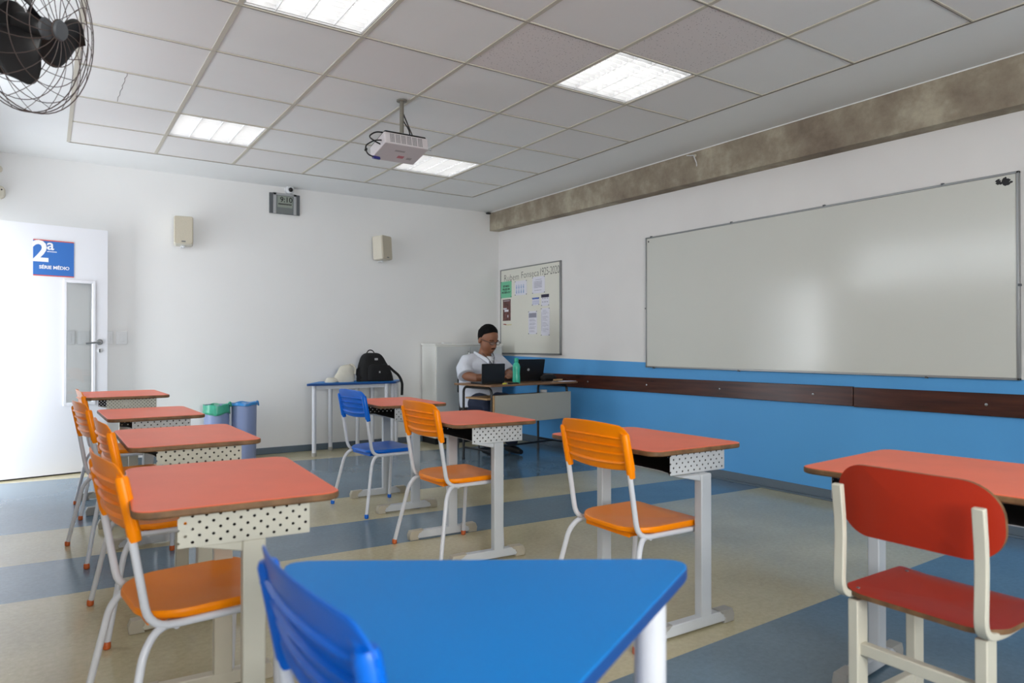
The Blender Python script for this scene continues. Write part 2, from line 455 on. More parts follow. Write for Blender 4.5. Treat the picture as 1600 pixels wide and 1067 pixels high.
# ceiling: plaster surround, inset tiles on a T-bar grid
GX0, GY0, SX, SY, NI, NJ = .1403, 6.6635, .6287, .6271, 6, 14
GX1 = GX0 + NI * SX; GY1 = GY0 - NJ * SY
LIGHTS = [(4, 5), (1, 1), (1, 5), (4, 1), (1, 9), (4, 9)]
PERFT = [(3, 5), (4, 6)]
ce = MB()
ce.box(XL, GX0, YN, YF, CH, CH + .1).box(GX1, XR, YN, YF, CH, CH + .1).box(GX0, GX1, GY0, YF, CH, CH + .1).box(GX0, GX1, YN, GY1, CH, CH + .1)
ce.box(XL, XR, YN, YF, CH + .12, CH + .2)
ceil = struct(ce.build('ceiling', M_PLASTER, smooth=False))
tl = MB()


def tile_mat():
    m = mat('fissured_tile', (196, 190, 190), .8); nt = m.node_tree; N = nt.nodes; L = nt.links; b = N['Principled BSDF']; tc = N.new('ShaderNodeTexCoord')
    vo = N.new('ShaderNodeTexVoronoi'); vo.inputs['Scale'].default_value = 62; L.new(tc.outputs['Object'], vo.inputs['Vector'])
    r = N.new('ShaderNodeMapRange'); r.inputs[1].default_value = .12; r.inputs[2].default_value = .22; r.inputs[3].default_value = .45; r.inputs[4].default_value = 1; L.new(vo.outputs['Distance'], r.inputs[0])
    sc = N.new('ShaderNodeVectorMath'); sc.operation = 'SCALE'; sc.inputs[0].default_value = lin((224, 218, 216)); L.new(r.outputs[0], sc.inputs['Scale']); L.new(sc.outputs[0], b.inputs['Base Color'])
    return m


M_TILEP = tile_mat()
M_TILE2 = mat('ceiling_tile_warm', (230, 228, 226), .7)
for i in range(NI):
    for j in range(NJ):
        if (i, j) in LIGHTS: continue
        x0 = GX0 + i * SX; y1 = GY0 - j * SY
        mi = 1 if (i, j) in PERFT else (2 if random.random() < .3 else 0)
        tl.box(x0 + .004, x0 + SX - .004, y1 - SY + .004, y1 - .004, CH + .004, CH + .018, mi)
struct(tl.build('ceiling_tiles', [M_TILE, M_TILEP, M_TILE2], ceil, smooth=False))
tb = MB()
for i in range(NI + 1):
    x = GX0 + i * SX; tb.box(x - .012, x + .012, GY1, GY0, CH - .001, CH + .006)
for j in range(NJ + 1):
    y = GY0 - j * SY; tb.box(GX0, GX1, y - .0045, y + .0045, CH - .0015, CH + .0055)
struct(tb.build('ceiling_grid', M_TBAR, ceil, smooth=False))
gp = MB()
for j in range(1, NJ + 1):
    y = GY0 - j * SY; gp.box(GX0, GX1, y + .0045, y + .0095, CH - .001, CH + .003)
gp.box(GX0, GX1, GY0 - .002, GY0 + .004, CH - .003, CH + .002).box(GX1 - .004, GX1 + .002, GY1, GY0, CH - .003, CH + .002)
struct(gp.build('ceiling_gap', M_GAP, ceil, smooth=False))
# hairline crack in one tile
cx0 = GX0 + .26; ck = [(cx0 + .004 * math.sin(k * 2.3) - .012 * k / 12, GY0 - 3 * SY + .02 + k * (SY - .04) / 12, CH + .0035) for k in range(13)]
ckm = MB().tube(ck, .0012, seg=4); struct(ckm.build('ceiling_crack', M_GAP, ceil))

# concrete beam
bx = 4.55
bm = MB(); zb0, zb1 = 2.522, 2.41
yy0, yy1 = YF, YN
v = [(bx, yy0, zb0), (XR, yy0, zb0), (XR, yy0, CH), (bx, yy0, CH), (bx, yy1, zb1), (XR, yy1, zb1), (XR, yy1, CH), (bx, yy1, CH)]
bm.add(v, [(0, 1, 2, 3), (7, 6, 5, 4), (0, 4, 5, 1), (1, 5, 6, 2), (2, 6, 7, 3), (3, 7, 4, 0)])
struct(bm.build('trim_1', M_CONC, smooth=False))
struct(MB().box(bx - .006, bx, YN, YF, CH - .006, CH).build('trim_2', M_PLASTER, smooth=False))
# skirting
struct(MB().box(XL, XR - .015, YF - .015, YF, 0, .066).build('baseboard_back', M_BASE, bevel=.004))
bb = MB(); bb.box(XR - .015, XR, YN, YF, 0, .072).box(XR - .05, XR - .015, YN, YF - .02, 0, .012)
struct(bb.build('baseboard_right', M_BASE, bevel=.003))
# wooden bumper rail on the right wall, two boards
for nm, y0, y1, dz in (('trim_3', 2.73, 7.2, 0), ('trim_4', -1.8, 2.724, -.004)):
    rm = MB(); v = []
    for y in (y0, y1):
        zc = .744 - (y - 4) * .006 + dz
        v += [(XR - .024, y, zc - .068), (XR, y, zc - .068), (XR, y, zc + .068), (XR - .024, y, zc + .068)]
    rm.add(v, [(0, 1, 2, 3), (7, 6, 5, 4), (0, 4, 5, 1), (1, 5, 6, 2), (2, 6, 7, 3), (3, 7, 4, 0)])
    ro = struct(rm.build(nm, M_RAILWOOD, bevel=.003))
    y = y0 + .3; sb = MB()
    while y < y1 - .2:
        sb.lathe([(.009, 0), (.009, .003), (.004, .005)], 10, M=frame_M((XR - .024, y, .744 - (y - 4) * .006 + dz), (0, 1, 0), (0, 0, -1) if False else (0, 0, 1)) @ Matrix.Rotation(PI, 4, 'X'))
        y += .85
    struct(sb.build('screw', M_CHROME, ro))
# door frame in the doorway
df = MB(); df.box(XL - .16, XL + .01, DY0 - .05, DY0, 0, DZ + .04).box(XL - .16, XL + .01, DY0 - .05, DY1 + .05, DZ, DZ + .04).box(XL - .16, XL + .01, DY1, DY1 + .05, 0, DZ + .04)
struct(df.build('trim_5', M_DOOR, bevel=.003))

# ------------------------------------------------------------------ door (standing open against the back wall)
DH = Vector((XL + .03, 7.00, 0)); DE = Vector((.450, 7.165, 0)); dd = (DE - DH); dl = dd.length
DM = frame_M((DH.x, DH.y, .012), dd, (0, 0, 1))     # local x along the leaf, y up, z towards the room (-Y)
T = .036
# glass opening in leaf coordinates
gx0, gx1, gy0, gy1 = dl - .315, dl - .115, .60, 1.64
dm = MB(); HD = 2.115
for a in ((0, gx0, 0, HD), (gx1, dl, 0, HD), (gx0, gx1, 0, gy0), (gx0, gx1, gy1, HD)):
    dm.box(a[0], a[1], a[2], a[3], -T, 0, M=DM)
door = struct(dm.build('door_1', M_DOOR, smooth=False))
fr = MB(); b_ = .022
for a in ((gx0 - b_, gx0 + .004, gy0 - b_, gy1 + b_), (gx1 - .004, gx1 + b_, gy0 - b_, gy1 + b_), (gx0, gx1, gy0 - b_, gy0 + .004), (gx0, gx1, gy1 - .004, gy1 + b_)):
    fr.box(a[0], a[1], a[2], a[3], -T - .006, .009, M=DM)
struct(fr.build('window_frame', M_DOOR, door, bevel=.004))
struct(MB().box(gx0, gx1, gy0, gy1, -T / 2 - .002, -T / 2 + .002, M=DM).build('pane', M_GLASS, door, smooth=False))
hn = MB(); hx, hz = dl - .062, 1.125
hn.lathe([(.026, 0), (.026, .007), (.022, .010)], 20, M=DM @ Matrix.Translation((hx, hz, 0)))
hn.tube(fillet([(hx, hz, .006), (hx, hz, .05), (hx - .115, hz - .012, .052)], .02), .009, 10, M=DM)
struct(hn.build('door_handle', M_CHROME, door))
kh = MB(); kh.lathe([(.023, 0), (.023, .005), (.02, .007)], 20, M=DM @ Matrix.Translation((hx, hz - .075, 0)))
kho = struct(kh.build('keyhole_plate', M_PLATE, door))
struct(MB().box(hx - .004, hx + .004, hz - .09, hz - .062, .0065, .0085, M=DM).build('keyhole', M_BLACK, kho))
struct(MB().box(0, dl, -.012, -.002, -T * .8, -T * .2, M=DM).build('door_gap_strip', M_BLACK, door, smooth=False))  # black strip filling the gap between door leaf and floor
# class sign on the door
sg = thing('door_sign', 'blue class sign with a big white 2 on the open door', 'sign', tuple(DM @ Vector((dl - .555, 1.69, .001))))
bpy.context.view_layer.update()
SI = Matrix.Translation(sg.location).inverted() @ DM
sx0, sy0, sw, sh = dl - .555, 1.68, .295, .305
M_SIGN = mat('sign_blue', (52, 112, 190), .3); M_SIGNR = mat('sign_red_line', (216, 84, 62), .4); M_WHT = mat('lettering_white', (240, 240, 244), .4)
MB().box(sx0, sx0 + sw, sy0, sy0 + sh, .001, .004, M=SI).build('sign_plate', M_SIGN, sg, smooth=False)
MB().box(sx0, sx0 + sw, sy0 + sh - .008, sy0 + sh, .004, .0055, M=SI).build('border_strip', M_SIGNR, sg, smooth=False)
MB().box(sx0, sx0 + sw, sy0, sy0 + .008, .004, .0055, M=SI).build('border_strip', M_SIGNR, sg, smooth=False)
tm = text_mb('2', .245, SI @ Matrix.Translation((sx0 - .012, sy0 + .125, .0058)), bold=.006)
text_mb('a', .125, SI @ Matrix.Translation((sx0 + .096, sy0 + .225, .0058)), mb=tm, bold=.002)
tm.box(sx0 + .098, sx0 + .168, sy0 + .205, sy0 + .211, .0055, .006, M=SI)
text_mb('S\u00c9RIE M\u00c9DIO', .0385, SI @ Matrix.Translation((sx0 + .042, sy0 + .062, .0058)), mb=tm, bold=.0012)
tm.build('lettering', M_WHT, sg, smooth=False)


# ------------------------------------------------------------------ student desks
def uv_sheet(mb, name, mats, parent, quads):
    me = bpy.data.meshes.new(name); vs = []; fs = []; uvs = []
    for q, uv in quads:
        o = len(vs); vs += q; fs.append((o, o + 1, o + 2, o + 3)); uvs += uv
    me.from_pydata(vs, [], fs)
    l = me.uv_layers.new(name='UVMap')
    for i, u in enumerate(uvs): l.data[i].uv = u
    me.materials.append(mats); me.update()
    o = bpy.data.objects.new(name, me); COL.objects.link(o); o.parent = parent
    md = o.modifiers.new('solid', 'SOLIDIFY'); md.thickness = .0012; md.offset = 0
    return o


def make_desk(label, H, dx, dy, steel, perf, cap, group, fine=False, ly=0, fullbox=(-.125, .17), cx=.005):
    t = thing('student_desk', label, 'desk', group=group)
    th = .020
    top = MB(); top.prism(rrect(dx / 2, dy / 2, .05), H - th, H, 1, 0)
    top.build('tabletop', [M_RED, M_EDGE], t, bevel=.005, seg=2)
    bx0, bx1 = fullbox; hy = dy / 2 - .055; z1 = H - th - .001; z0 = z1 - .086; zf = z0
    fx = cx - .03
    Q = []
    for s in (-1, 1):
        y = s * hy
        Q.append(([(bx0, y, z0), (bx1, y, z0), (bx1, y, z1), (bx0, y, z1)], [(bx0, z0 - zf + .005), (bx1, z0 - zf + .005), (bx1, z1 - zf + .005), (bx0, z1 - zf + .005)]))
    Q.append(([(bx1, -hy, z0), (bx1, hy, z0), (bx1, hy, z1), (bx1, -hy, z1)], [(-hy, 0), (hy, 0), (hy, .085), (-hy, .085)]))
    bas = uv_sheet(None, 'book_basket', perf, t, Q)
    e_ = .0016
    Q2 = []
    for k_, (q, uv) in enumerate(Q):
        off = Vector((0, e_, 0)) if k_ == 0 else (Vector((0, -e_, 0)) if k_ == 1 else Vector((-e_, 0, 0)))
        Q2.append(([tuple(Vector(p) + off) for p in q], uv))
    uv_sheet(None, 'basket_inner_sheet', PERF_DARK[perf.name], bas, Q2)  # dark copies of the punched panels, set just inside them
    # tray floor with a cut-back open front
    fl = MB(); n = 14; pts = [(bx1, -hy), (bx1, hy), (bx0, hy)]
    for k in range(n + 1):
        u = 1 - 2 * k / n; pts.append((bx0 + .05 * (1 - abs(u) ** 6), u * hy * .995))
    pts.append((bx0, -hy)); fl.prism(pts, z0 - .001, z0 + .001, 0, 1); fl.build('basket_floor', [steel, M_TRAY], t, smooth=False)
    for s in (-1, 1):
        y = s * (ly or hy - .022)
        col = MB(); col.box(cx, cx + .056, y - .019, y + .019, .045, z0 - .002)
        col.prism([(cx - .12, -.0), (cx, 0), (cx, -.028)], -.015, .015, M=Matrix(((1, 0, 0, 0), (0, 0, 1, y), (0, 1, 0, z0 - .002), (0, 0, 0, 1))))
        col.build('leg', steel, t, bevel=.004)
        ft = MB(); ft.box(fx - .17, fx + .17, y - .019, y + .019, .008, .050); fo = ft.build('foot', steel, t, bevel=.003)
        for e in (-1, 1):
            cp = MB(); w0 = .125; n = 8
            prof = [(e * .212 + fx, .0), (e * .215 + fx, .028), (e * .205 + fx, .052)]
            inner = [(fx + e * (w0 + .025 * math.sin(PI * k / n) * (1 if k % 2 else .7) + .03 * k / n), .0535 - .0535 * k / n) for k in range(n + 1)]
            pl = prof + inner
            if e > 0: pl = pl[::-1]
            cp.prism([(a, b) for a, b in pl], -.022, .022, M=Matrix(((1, 0, 0, 0), (0, 0, 1, y), (0, 1, 0, 0), (0, 0, 0, 1))))
            cp.build('end_cap', cap, fo, bevel=.003)
    return t


G_D = 'red-topped student desks'
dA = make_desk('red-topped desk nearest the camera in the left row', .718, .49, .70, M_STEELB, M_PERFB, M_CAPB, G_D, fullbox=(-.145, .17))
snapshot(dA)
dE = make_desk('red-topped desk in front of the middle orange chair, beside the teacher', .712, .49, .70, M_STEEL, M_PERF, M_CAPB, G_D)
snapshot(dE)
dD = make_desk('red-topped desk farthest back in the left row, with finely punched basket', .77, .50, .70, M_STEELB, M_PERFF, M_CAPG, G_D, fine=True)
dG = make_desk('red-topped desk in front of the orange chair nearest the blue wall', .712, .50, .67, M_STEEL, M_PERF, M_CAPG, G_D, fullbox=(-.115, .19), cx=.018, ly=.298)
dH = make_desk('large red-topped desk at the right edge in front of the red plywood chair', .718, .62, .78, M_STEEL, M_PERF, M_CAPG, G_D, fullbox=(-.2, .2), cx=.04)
R = math.radians


def place(o, x, y, deg): o.location = (x, y, 0); o.rotation_euler = (0, 0, R(deg))


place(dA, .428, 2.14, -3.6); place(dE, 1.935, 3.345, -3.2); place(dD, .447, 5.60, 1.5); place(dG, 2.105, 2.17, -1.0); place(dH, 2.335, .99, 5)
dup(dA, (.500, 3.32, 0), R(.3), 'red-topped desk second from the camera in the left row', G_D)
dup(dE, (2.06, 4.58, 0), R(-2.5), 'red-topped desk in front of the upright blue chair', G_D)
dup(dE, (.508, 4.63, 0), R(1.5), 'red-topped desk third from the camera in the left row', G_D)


# ------------------------------------------------------------------ plastic chairs
def make_chair(label, pl, cap, group):
    t = thing('student_chair', label, 'chair', group=group)
    SZ = .405
    # seat: moulded shell with rounded rear corners
    ol = rrect(.19, .195, [.05, .12, .12, .05], 10, cx=-.01)
    st = MB(); n = len(ol); rings = [(1, -.012), (1.0, -.002), (.985, .004), (.90, .004), (.6, 0), (.25, -.004)]
    vs = []
    for (k, dz) in rings:
        for (x, y) in ol:
            X = x * k; Y = y * k
            zz = SZ + dz - .016 * max(0, (X - .13) / .07) ** 2 * (1 if X > .13 else 0) + .006 * (Y / .19) ** 2
            vs.append((X, Y, zz))
    vs.append((0, 0, SZ - .005))
    fs = [(r * n + i, r * n + (i + 1) % n, (r + 1) * n + (i + 1) % n, (r + 1) * n + i) for r in range(len(rings) - 1) for i in range(n)]
    fs += [((len(rings) - 1) * n + i, (len(rings) - 1) * n + (i + 1) % n, len(vs) - 1) for i in range(n)]
    # underside
    o2 = len(vs)
    for (x, y) in ol: vs.append((x * .97, y * .97, SZ - .014))
    fs += [(i, o2 + i, o2 + (i + 1) % n, (i + 1) % n) for i in range(n)] + [tuple(o2 + i for i in range(n - 1, -1, -1))]
    st.add(vs, fs)
    # ribs under the rear of the seat
    for k in range(7):
        y = -.12 + k * .04; st.box(-.175, -.10, y - .002, y + .002, SZ - .034, SZ - .012)
    st.box(-.178, -.173, -.13, .13, SZ - .034, SZ - .012)
    st.build('seat', pl, t, angle=50)
    # backrest shell
    ZB, ZT = .636, .814
    NU, NV = 33, 41

    def prof(u, v, side):
        y = u * .205
        zt = ZT - .012 * abs(u) ** 2 - (.030 * max(0, (abs(u) - .80) / .20) ** 2)
        zb = ZB - .012 * (1 - u * u) + .004
        z = zb + (zt - zb) * v
        x = -.215 - .040 * (z - ZB) / (ZT - ZB) - .026 * (1 - u * u)
        inpanel = min(1, max(0, (.84 - abs(u)) / .05))
        if v < .72:
            p = (v / .18) % 1.0
            lip = .0075 * math.exp(-((p - .88) / .10) ** 2) - .003 * (1 - p)
        else: lip = 0
        x -= lip * inpanel
        if abs(u) > .84: x -= .006 * (1 - ((abs(u) - .92) / .08) ** 2) * (1 if v < .86 else 0)
        th = .006
        e = 1 - min(1, min((1 - v) / .03, v / .03, (1 - abs(u)) / .02) if True else 1)
        return (x + side * th / 2 * (1 - .6 * e), y, z)
    bk = MB(); vs = []
    for side in (-1, 1):
        for j in range(NV):
            for i in range(NU): vs.append(prof(-1 + 2 * i / (NU - 1), j / (NV - 1), side))
    fs = []; O = NU * NV
    for j in range(NV - 1):
        for i in range(NU - 1):
            a = j * NU + i; fs.append((a, a + NU, a + NU + 1, a + 1)); fs.append((O + a, O + a + 1, O + a + NU + 1, O + a + NU))
    for j in range(NV - 1):
        for i in (0, NU - 1):
            a = j * NU + i; q = (a, O + a, O + a + NU, a + NU); fs.append(q if i == 0 else q[::-1])
    for i in range(NU - 1):
        for j in (0, NV - 1):
            a = j * NU + i; q = (a, a + 1, O + a + 1, O + a); fs.append(q if j == 0 else q[::-1])
    bk.add(vs, fs)
    for s in (-1, 1):       # sleeves that grip the tubes
        x1, x2 = -.222, -.249
        bk.tube([(x1 + .004, s * .187, .610), (x1, s * .187, .630), (x2, s * .187, .768), (x2 - .001, s * .187, .776)], [.015, .0165, .0165, .013], 14)
        for k in range(2): bk.ell((x1 - .016 - k * .02, s * .187,   .655 + .09 * k), (.004, .005, .005), nu=8, nv=6)
    bo = bk.build('backrest', pl, t, angle=50)
    for s in (-1, 1):
        y = s * .187
        MB().tube(fillet([(-.246, y, .74), (-.186, y, .380), (.15, y, .378)], .06), .0105, 12).build('side_frame', M_TUBE, t)
        for nm, pth in (('leg', [(-.07, s * .15, .376), (-.17, s * .192, .378), (-.205, s * .212, .33), (-.268, s * .265, .012)]),
                        ('leg', [(.12, s * .10, .372), (.145, s * .175, .374), (.142, s * .205, .012)])):
            lg = MB().tube(fillet(pth, .045), .0105, 12).build(nm, M_TUBE, t)
            x, y2, _ = pth[-1]
            MB().lathe([(.010, 0), (.0135, .004), (.0135, .022), (.011, .026)], 12, M=Matrix.Translation((x, y2, 0))).build('foot_cap', cap, lg)
    MB().tube([(-.12, -.187, .372), (-.12, .187, .372)], .008, 8).build('cross_bar', M_TUBE, t)
    return t


G_O = 'orange plastic student chairs'; G_B = 'blue plastic student chairs'
cO = make_chair('orange plastic chair nearest the camera in the left row', M_ORANGE, M_OCAP, G_O); snapshot(cO)
place(cO, .385, 2.20, 6)
for x, y, a, l in ((.44, 3.215, 3, 'orange plastic chair second from the camera in the left row'),
                   (.40, 4.345, 7.5, 'orange plastic chair third from the camera in the left row'),
                   (.445, 5.476, 1.3, 'orange plastic chair farthest back in the left row'),
                   (1.892, 3.355, 1, 'orange plastic chair in the middle of the room, left of the teacher'),
                   (2.03, 2.10, -1, 'orange plastic chair right of the middle, its back before the blue wall')):
    dup(cO, (x, y, 0), R(a), l, G_O)
cB = make_chair('blue plastic chair standing in front of the blue side table', M_BLUEP, M_BLUEP, G_B); snapshot(cB)
place(cB, 1.953, 4.52, 4)
dup(cB, (.533, .905, 0), R(1), 'blue plastic chair in the foreground pushed up to the blue triangular table', G_B)

# ------------------------------------------------------------------ red plywood chair
rc = thing('plywood_chair', 'red plywood chair with white square-tube frame at lower right', 'chair', (1.835, .925, 0), R(0))
SZ = .425


def bent(u, v):
    return None


sm = MB(); ol = rrect(.19, .198, [.05, .07, .07, .05], 8); n = len(ol)
for (z0, mi, zt) in ((-.013, 1, 0),):
    vs = []; NR = 8
    for ring in range(NR):
        k = 1 - ring / (NR - 1) * .97
        for (x, y) in ol:
            X = x * k; Y = y * k; vs.append((X + .19, Y, SZ + .010 * (Y / .2) ** 2 - .010 * max(0, 1 - abs(X + .02) / .14) - .018 * max(0, (X - .10) / .09) ** 2))
    m_ = len(vs)
    vs += [(a, b, c - .013) for a, b, c in vs[:n]]; vs_c = 0
    fs = [(r * n + i, r * n + (i + 1) % n, (r + 1) * n + (i + 1) % n, (r + 1) * n + i) for r in range(NR - 1) for i in range(n)] + [tuple((NR - 1) * n + i for i in range(n))]
    b0 = len(vs)
    for ring in range(1, NR):
        vs += [(a, b, c - .013) for a, b, c in vs[ring * n:(ring + 1) * n]]
    lo = lambda rg, i: (m_ + i % n) if rg == 0 else (b0 + (rg - 1) * n + i % n)
    fs += [(lo(rg, i), lo(rg + 1, i), lo(rg + 1, i + 1), lo(rg, i + 1)) for rg in range(NR - 1) for i in range(n)] + [tuple(lo(NR - 1, i) for i in range(n - 1, -1, -1))]
    sm.add(vs, fs, 0)
    sm.f += [(i, m_ + i, m_ + (i + 1) % n, (i + 1) % n) for i in range(n)] ; sm.m += [1] * n
so = sm.build('seat', [M_DRED, M_EDGE], rc, angle=50)
scw = MB()
for x, y in ((.04, .16), (.04, -.16), (.30, .16)): scw.ell((x, y, SZ + .006), (.006, .006, .002), nu=10, nv=6)
scw.build('screw', M_CHROME, so)
bkm = MB(); ol = rrect(.205, .098, .085, 10); n = len(ol)


def bpos(y, z, off): return (-.005 - .04 * (1 - (y / .222) ** 2) * 0 + .035 * (y / .222) ** 2 - .03 * z / .1 * .5 + off, y, .682 + z)


vs = []; NR = 8
for side in (0, 1):
    for ring in range(NR):
        k = 1 - ring / (NR - 1) * .97
        for (y, z) in ol: vs.append(bpos(y * k, z * k, (.012 if side else 0)))
S = NR * n
for side in (0, 1):
    o_ = side * S
    for r in range(NR - 1):
        for i in range(n):
            q = (o_ + r * n + i, o_ + r * n + (i + 1) % n, o_ + (r + 1) * n + (i + 1) % n, o_ + (r + 1) * n + i)
            bkm.f.append(q if side else q[::-1]); bkm.m.append(0)
    bkm.f.append(tuple(o_ + (NR - 1) * n + i for i in range(n))); bkm.m.append(0)
for i in range(n): bkm.f.append((i, S + i, S + (i + 1) % n, (i + 1) % n)); bkm.m.append(1)
bkm.v = vs
bkm.build('backrest', [M_DRED, M_EDGE], rc, angle=50)
for s in (-1, 1):
    pth = fillet([(-.035, s * .174, .725), (-.020, s * .174, .60), (-.028, s * .174, .425), (.06, s * .174, .412), (.33, s * .155, .405)], .05)
    MB().tube(pth, .01, rect=(.009, .014)).build('back_post', M_STEELB, rc, bevel=.003)
    for x in (.035, .34):
        MB().box(x - .026, x + .026, s * .158 - .014, s * .158 + .014, .004, .405).build('leg', M_STEELB, rc, bevel=.003)
    MB().box(.05, .32, s * .158 - .012, s * .158 + .012, .10, .13).build('side_stretcher', M_STEELB, rc, bevel=.003)
MB().box(.022, .05, -.16, .16, .255, .287).build('stretcher', M_STEELB, rc, bevel=.003)


# ------------------------------------------------------------------ triangular and trapezoid blue tables
def blue_table(label, pts, loc, rad, legs, H=.712, lr=.024, group=None):
    t = thing('blue_table', label, 'table', (loc[0], loc[1], 0), group=group)
    L = [(p[0] - loc[0], p[1] - loc[1]) for p in pts]
    MB().prism(rpoly(L, rad), H - .022, H, 1, 0).build('tabletop', [M_BLUETOP, M_BLUEEDGE], t, bevel=.003)
    ap = MB(); c = Vector((sum(p[0] for p in L) / len(L), sum(p[1] for p in L) / len(L)))
    LG = [(x - loc[0], y - loc[1]) for x, y in legs]
    for i in range(len(LG)):
        a, b = LG[i], LG[(i + 1) % len(LG)]
        ap.tube([(a[0], a[1], H - .042), (b[0], b[1], H - .042)], .01, rect=(.018, .009))
    ap.build('apron', M_TUBE, t)
    for x, y in LG:
        lg = MB().tube([(x, y, .03), (x, y, H - .022)], lr, 18).build('leg', M_TUBE, t)
        MB().lathe([(lr + .001, 0), (lr + .003, .004), (lr + .003, .034), (lr + .001, .038)], 18, M=Matrix.Translation((x, y, 0))).build('foot_cap', M_CAPG, lg)
    return t


P1 = Vector((.992, .880)); P2 = Vector((.345, 1.296)); P3 = Vector((.318, .525))
blue_table('large blue triangular table in the foreground with rounded corners', [P1, P3, P2][::-1] if False else [P2, P3, P1], (.6, .9), .085, [(.40, 1.19), (.40, .64), (.862, .868)], lr=.027)
GB = 'blue tables against the back wall'
blue_table('blue table against the back wall carrying the backpack and the cream bag', [(2.13, 6.86), (3.10, 6.86), (2.86, 7.28), (2.40, 7.28)], (2.6, 7.07), .03, [(2.225, 6.905), (3.0, 6.905), (2.80, 7.22), (2.50, 7.22)], H=.728, lr=.021, group=GB)
blue_table('second blue table tucked behind the first beside the grey cabinet', [(3.12, 6.93), (3.34, 7.28), (2.885, 7.28)], (3.1, 7.15), .03, [(3.125, 7.03), (3.255, 7.23), (2.975, 7.23)], H=.724, lr=.021, group=GB)

# ------------------------------------------------------------------ bags on the back table
BT = .728
bp = thing('backpack', 'black backpack slumped on the blue table against the back wall', 'backpack', (2.93, 7.05, BT))


def lump(w, d, h, lean, seed, top=.55, nu=40, nv=28, amp=.012, pw=.5):
    def fn(u, v):
        t = 2 * PI * u; k = (math.sin(PI * min(1, v * 1.0)) if False else 1)
        c, s_ = math.cos(t), math.sin(t)
        sc = 1 - (1 - top) * v ** 1.6
        cap = math.sqrt(max(0, 1 - max(0, (v - .72) / .28) ** 2)) if v > .72 else 1
        cx = abs(c) ** pw * (1 if c > 0 else -1); sy = abs(s_) ** pw * (1 if s_ > 0 else -1)
        x = w / 2 * cx * sc * max(cap, .02) + lean * v * h; y = d / 2 * sy * sc * max(cap, .02); z = h * (v if v < .72 else .72 + .28 * math.sin((v - .72) / .28 * PI / 2))
        nn = noise.noise(Vector((x * 9 + seed, y * 9, z * 9))) * amp
        return (x * (1 + nn * 5), y * (1 + nn * 5), max(0.001, z + nn * .6))
    return fn


MB().grid(lump(.40, .19, .30, -.12, 3, .45), 48, 30, closed_u=True).build('body', M_FABRICB, bp, angle=60)
pk = MB().grid(lump(.27, .06, .17, -.10, 5, .8), 32, 20, closed_u=True, M=Matrix.Translation((.02, -.095, .012)))
po = pk.build('front_pocket', M_FABRICB, bp, angle=60)
MB().cbox((.0, -.128, .10), (.015, .003, .018)).build('zip_pull', M_SILV, po)
MB().cbox((-.02, -.082, .235), (.035, .004, .022)).build('badge', M_SILV, bp)
MB().tube(fillet([(.15, .0, .16), (.21, -.02, .10), (.26, -.03, .06), (.30, -.04, -.02), (.295, -.04, -.16)], .05), .01, rect=(.014, .004)).build('strap', M_FABRICB, bp)
MB().tube(fillet([(-.16, .0, .17), (-.225, -.02, .11), (-.21, -.05, .05), (-.14, -.07, .012), (-.23, -.06, .006)], .05), .01, rect=(.003, .012)).build('strap', M_FABRICB, bp)
MB().tube(fillet([(-.10, 0, .29), (-.07, 0, .335), (-.02, 0, .325), (.0, 0, .27)], .03), .006, 8).build('grab_loop', M_FABRICB, bp)
cb = thing('canvas_bag', 'cream canvas bag crumpled beside the black backpack', 'bag', (2.575, 7.05, BT))
MB().grid(lump(.22, .15, .17, .22, 11, .55, amp=.035, pw=.8), 44, 26, closed_u=True).build('body', M_CANVAS, cb, angle=70)
MB().grid(lump(.13, .12, .05, -.1, 21, .5, amp=.03, pw=.8), 30, 16, closed_u=True, M=Matrix.Translation((-.13, -.02, 0))).build('flap', M_CANVAS, cb, angle=70)
MB().tube(fillet([(.04, 0, .15), (.09, 0, .185), (.125, -.02, .15), (.11, -.05, .08)], .04), .012, 10, flat=(1, .5)).build('handle', M_CANVAS, cb)


# ------------------------------------------------------------------ waste bins
def bin_(label, x, y, r, h, liner, deep, group):
    t = thing('waste_bin', label, 'bin', (x, y, 0), group=group)
    MB().lathe([(r * .93, .0), (r * .95, .006), (r, h), (r - .004, h), (r * .92, .01)], 32).build('body', M_BIN, t)

    def fn(u, v):
        a = 2 * PI * u
        wob = .004 * math.sin(a * 7 + 1) + .003 * math.sin(a * 13)
        if v < .5:
            k = v / .5; z = h - deep * (1 - k) * (1 + .10 * math.sin(a * 3 + 1)) + .012; rr = r + .006 + wob * (1 - k)
        else:
            k = (v - .5) / .5; z = h + .012 - .12 * k; rr = r - .004 - .01 * k + wob * .5
        z += .006 * math.sin(a * 5) * (1 - abs(v - .5))
        return (rr * math.cos(a), rr * math.sin(a), z)
    MB().grid(fn, 48, 10, closed_u=True).build('liner', liner, t, solid=.001)
    MB().tube(fillet([(r * .75, -r * .5, h), (r * .95, -r * .62, h + .03), (r * 1.05, -r * .5, h - .02)], .02), [.008] * 15, 8).build('liner_knot', liner, t)
    return t


M_LG = mat('green_bag_film', (70, 168, 138), .3, vary=.15, vscale=20); M_LB = mat('blue_bag_film', (62, 140, 206), .3, vary=.15, vscale=20)
GBIN = 'waste bins by the back wall'
bin_('lavender grey bin with a green bag liner by the back wall', 1.35, 7.10, .114, .545, M_LG, .10, GBIN)
bin_('lavender grey bin with a blue bag liner by the back wall', 1.60, 7.10, .116, .545, M_LB, .028, GBIN)

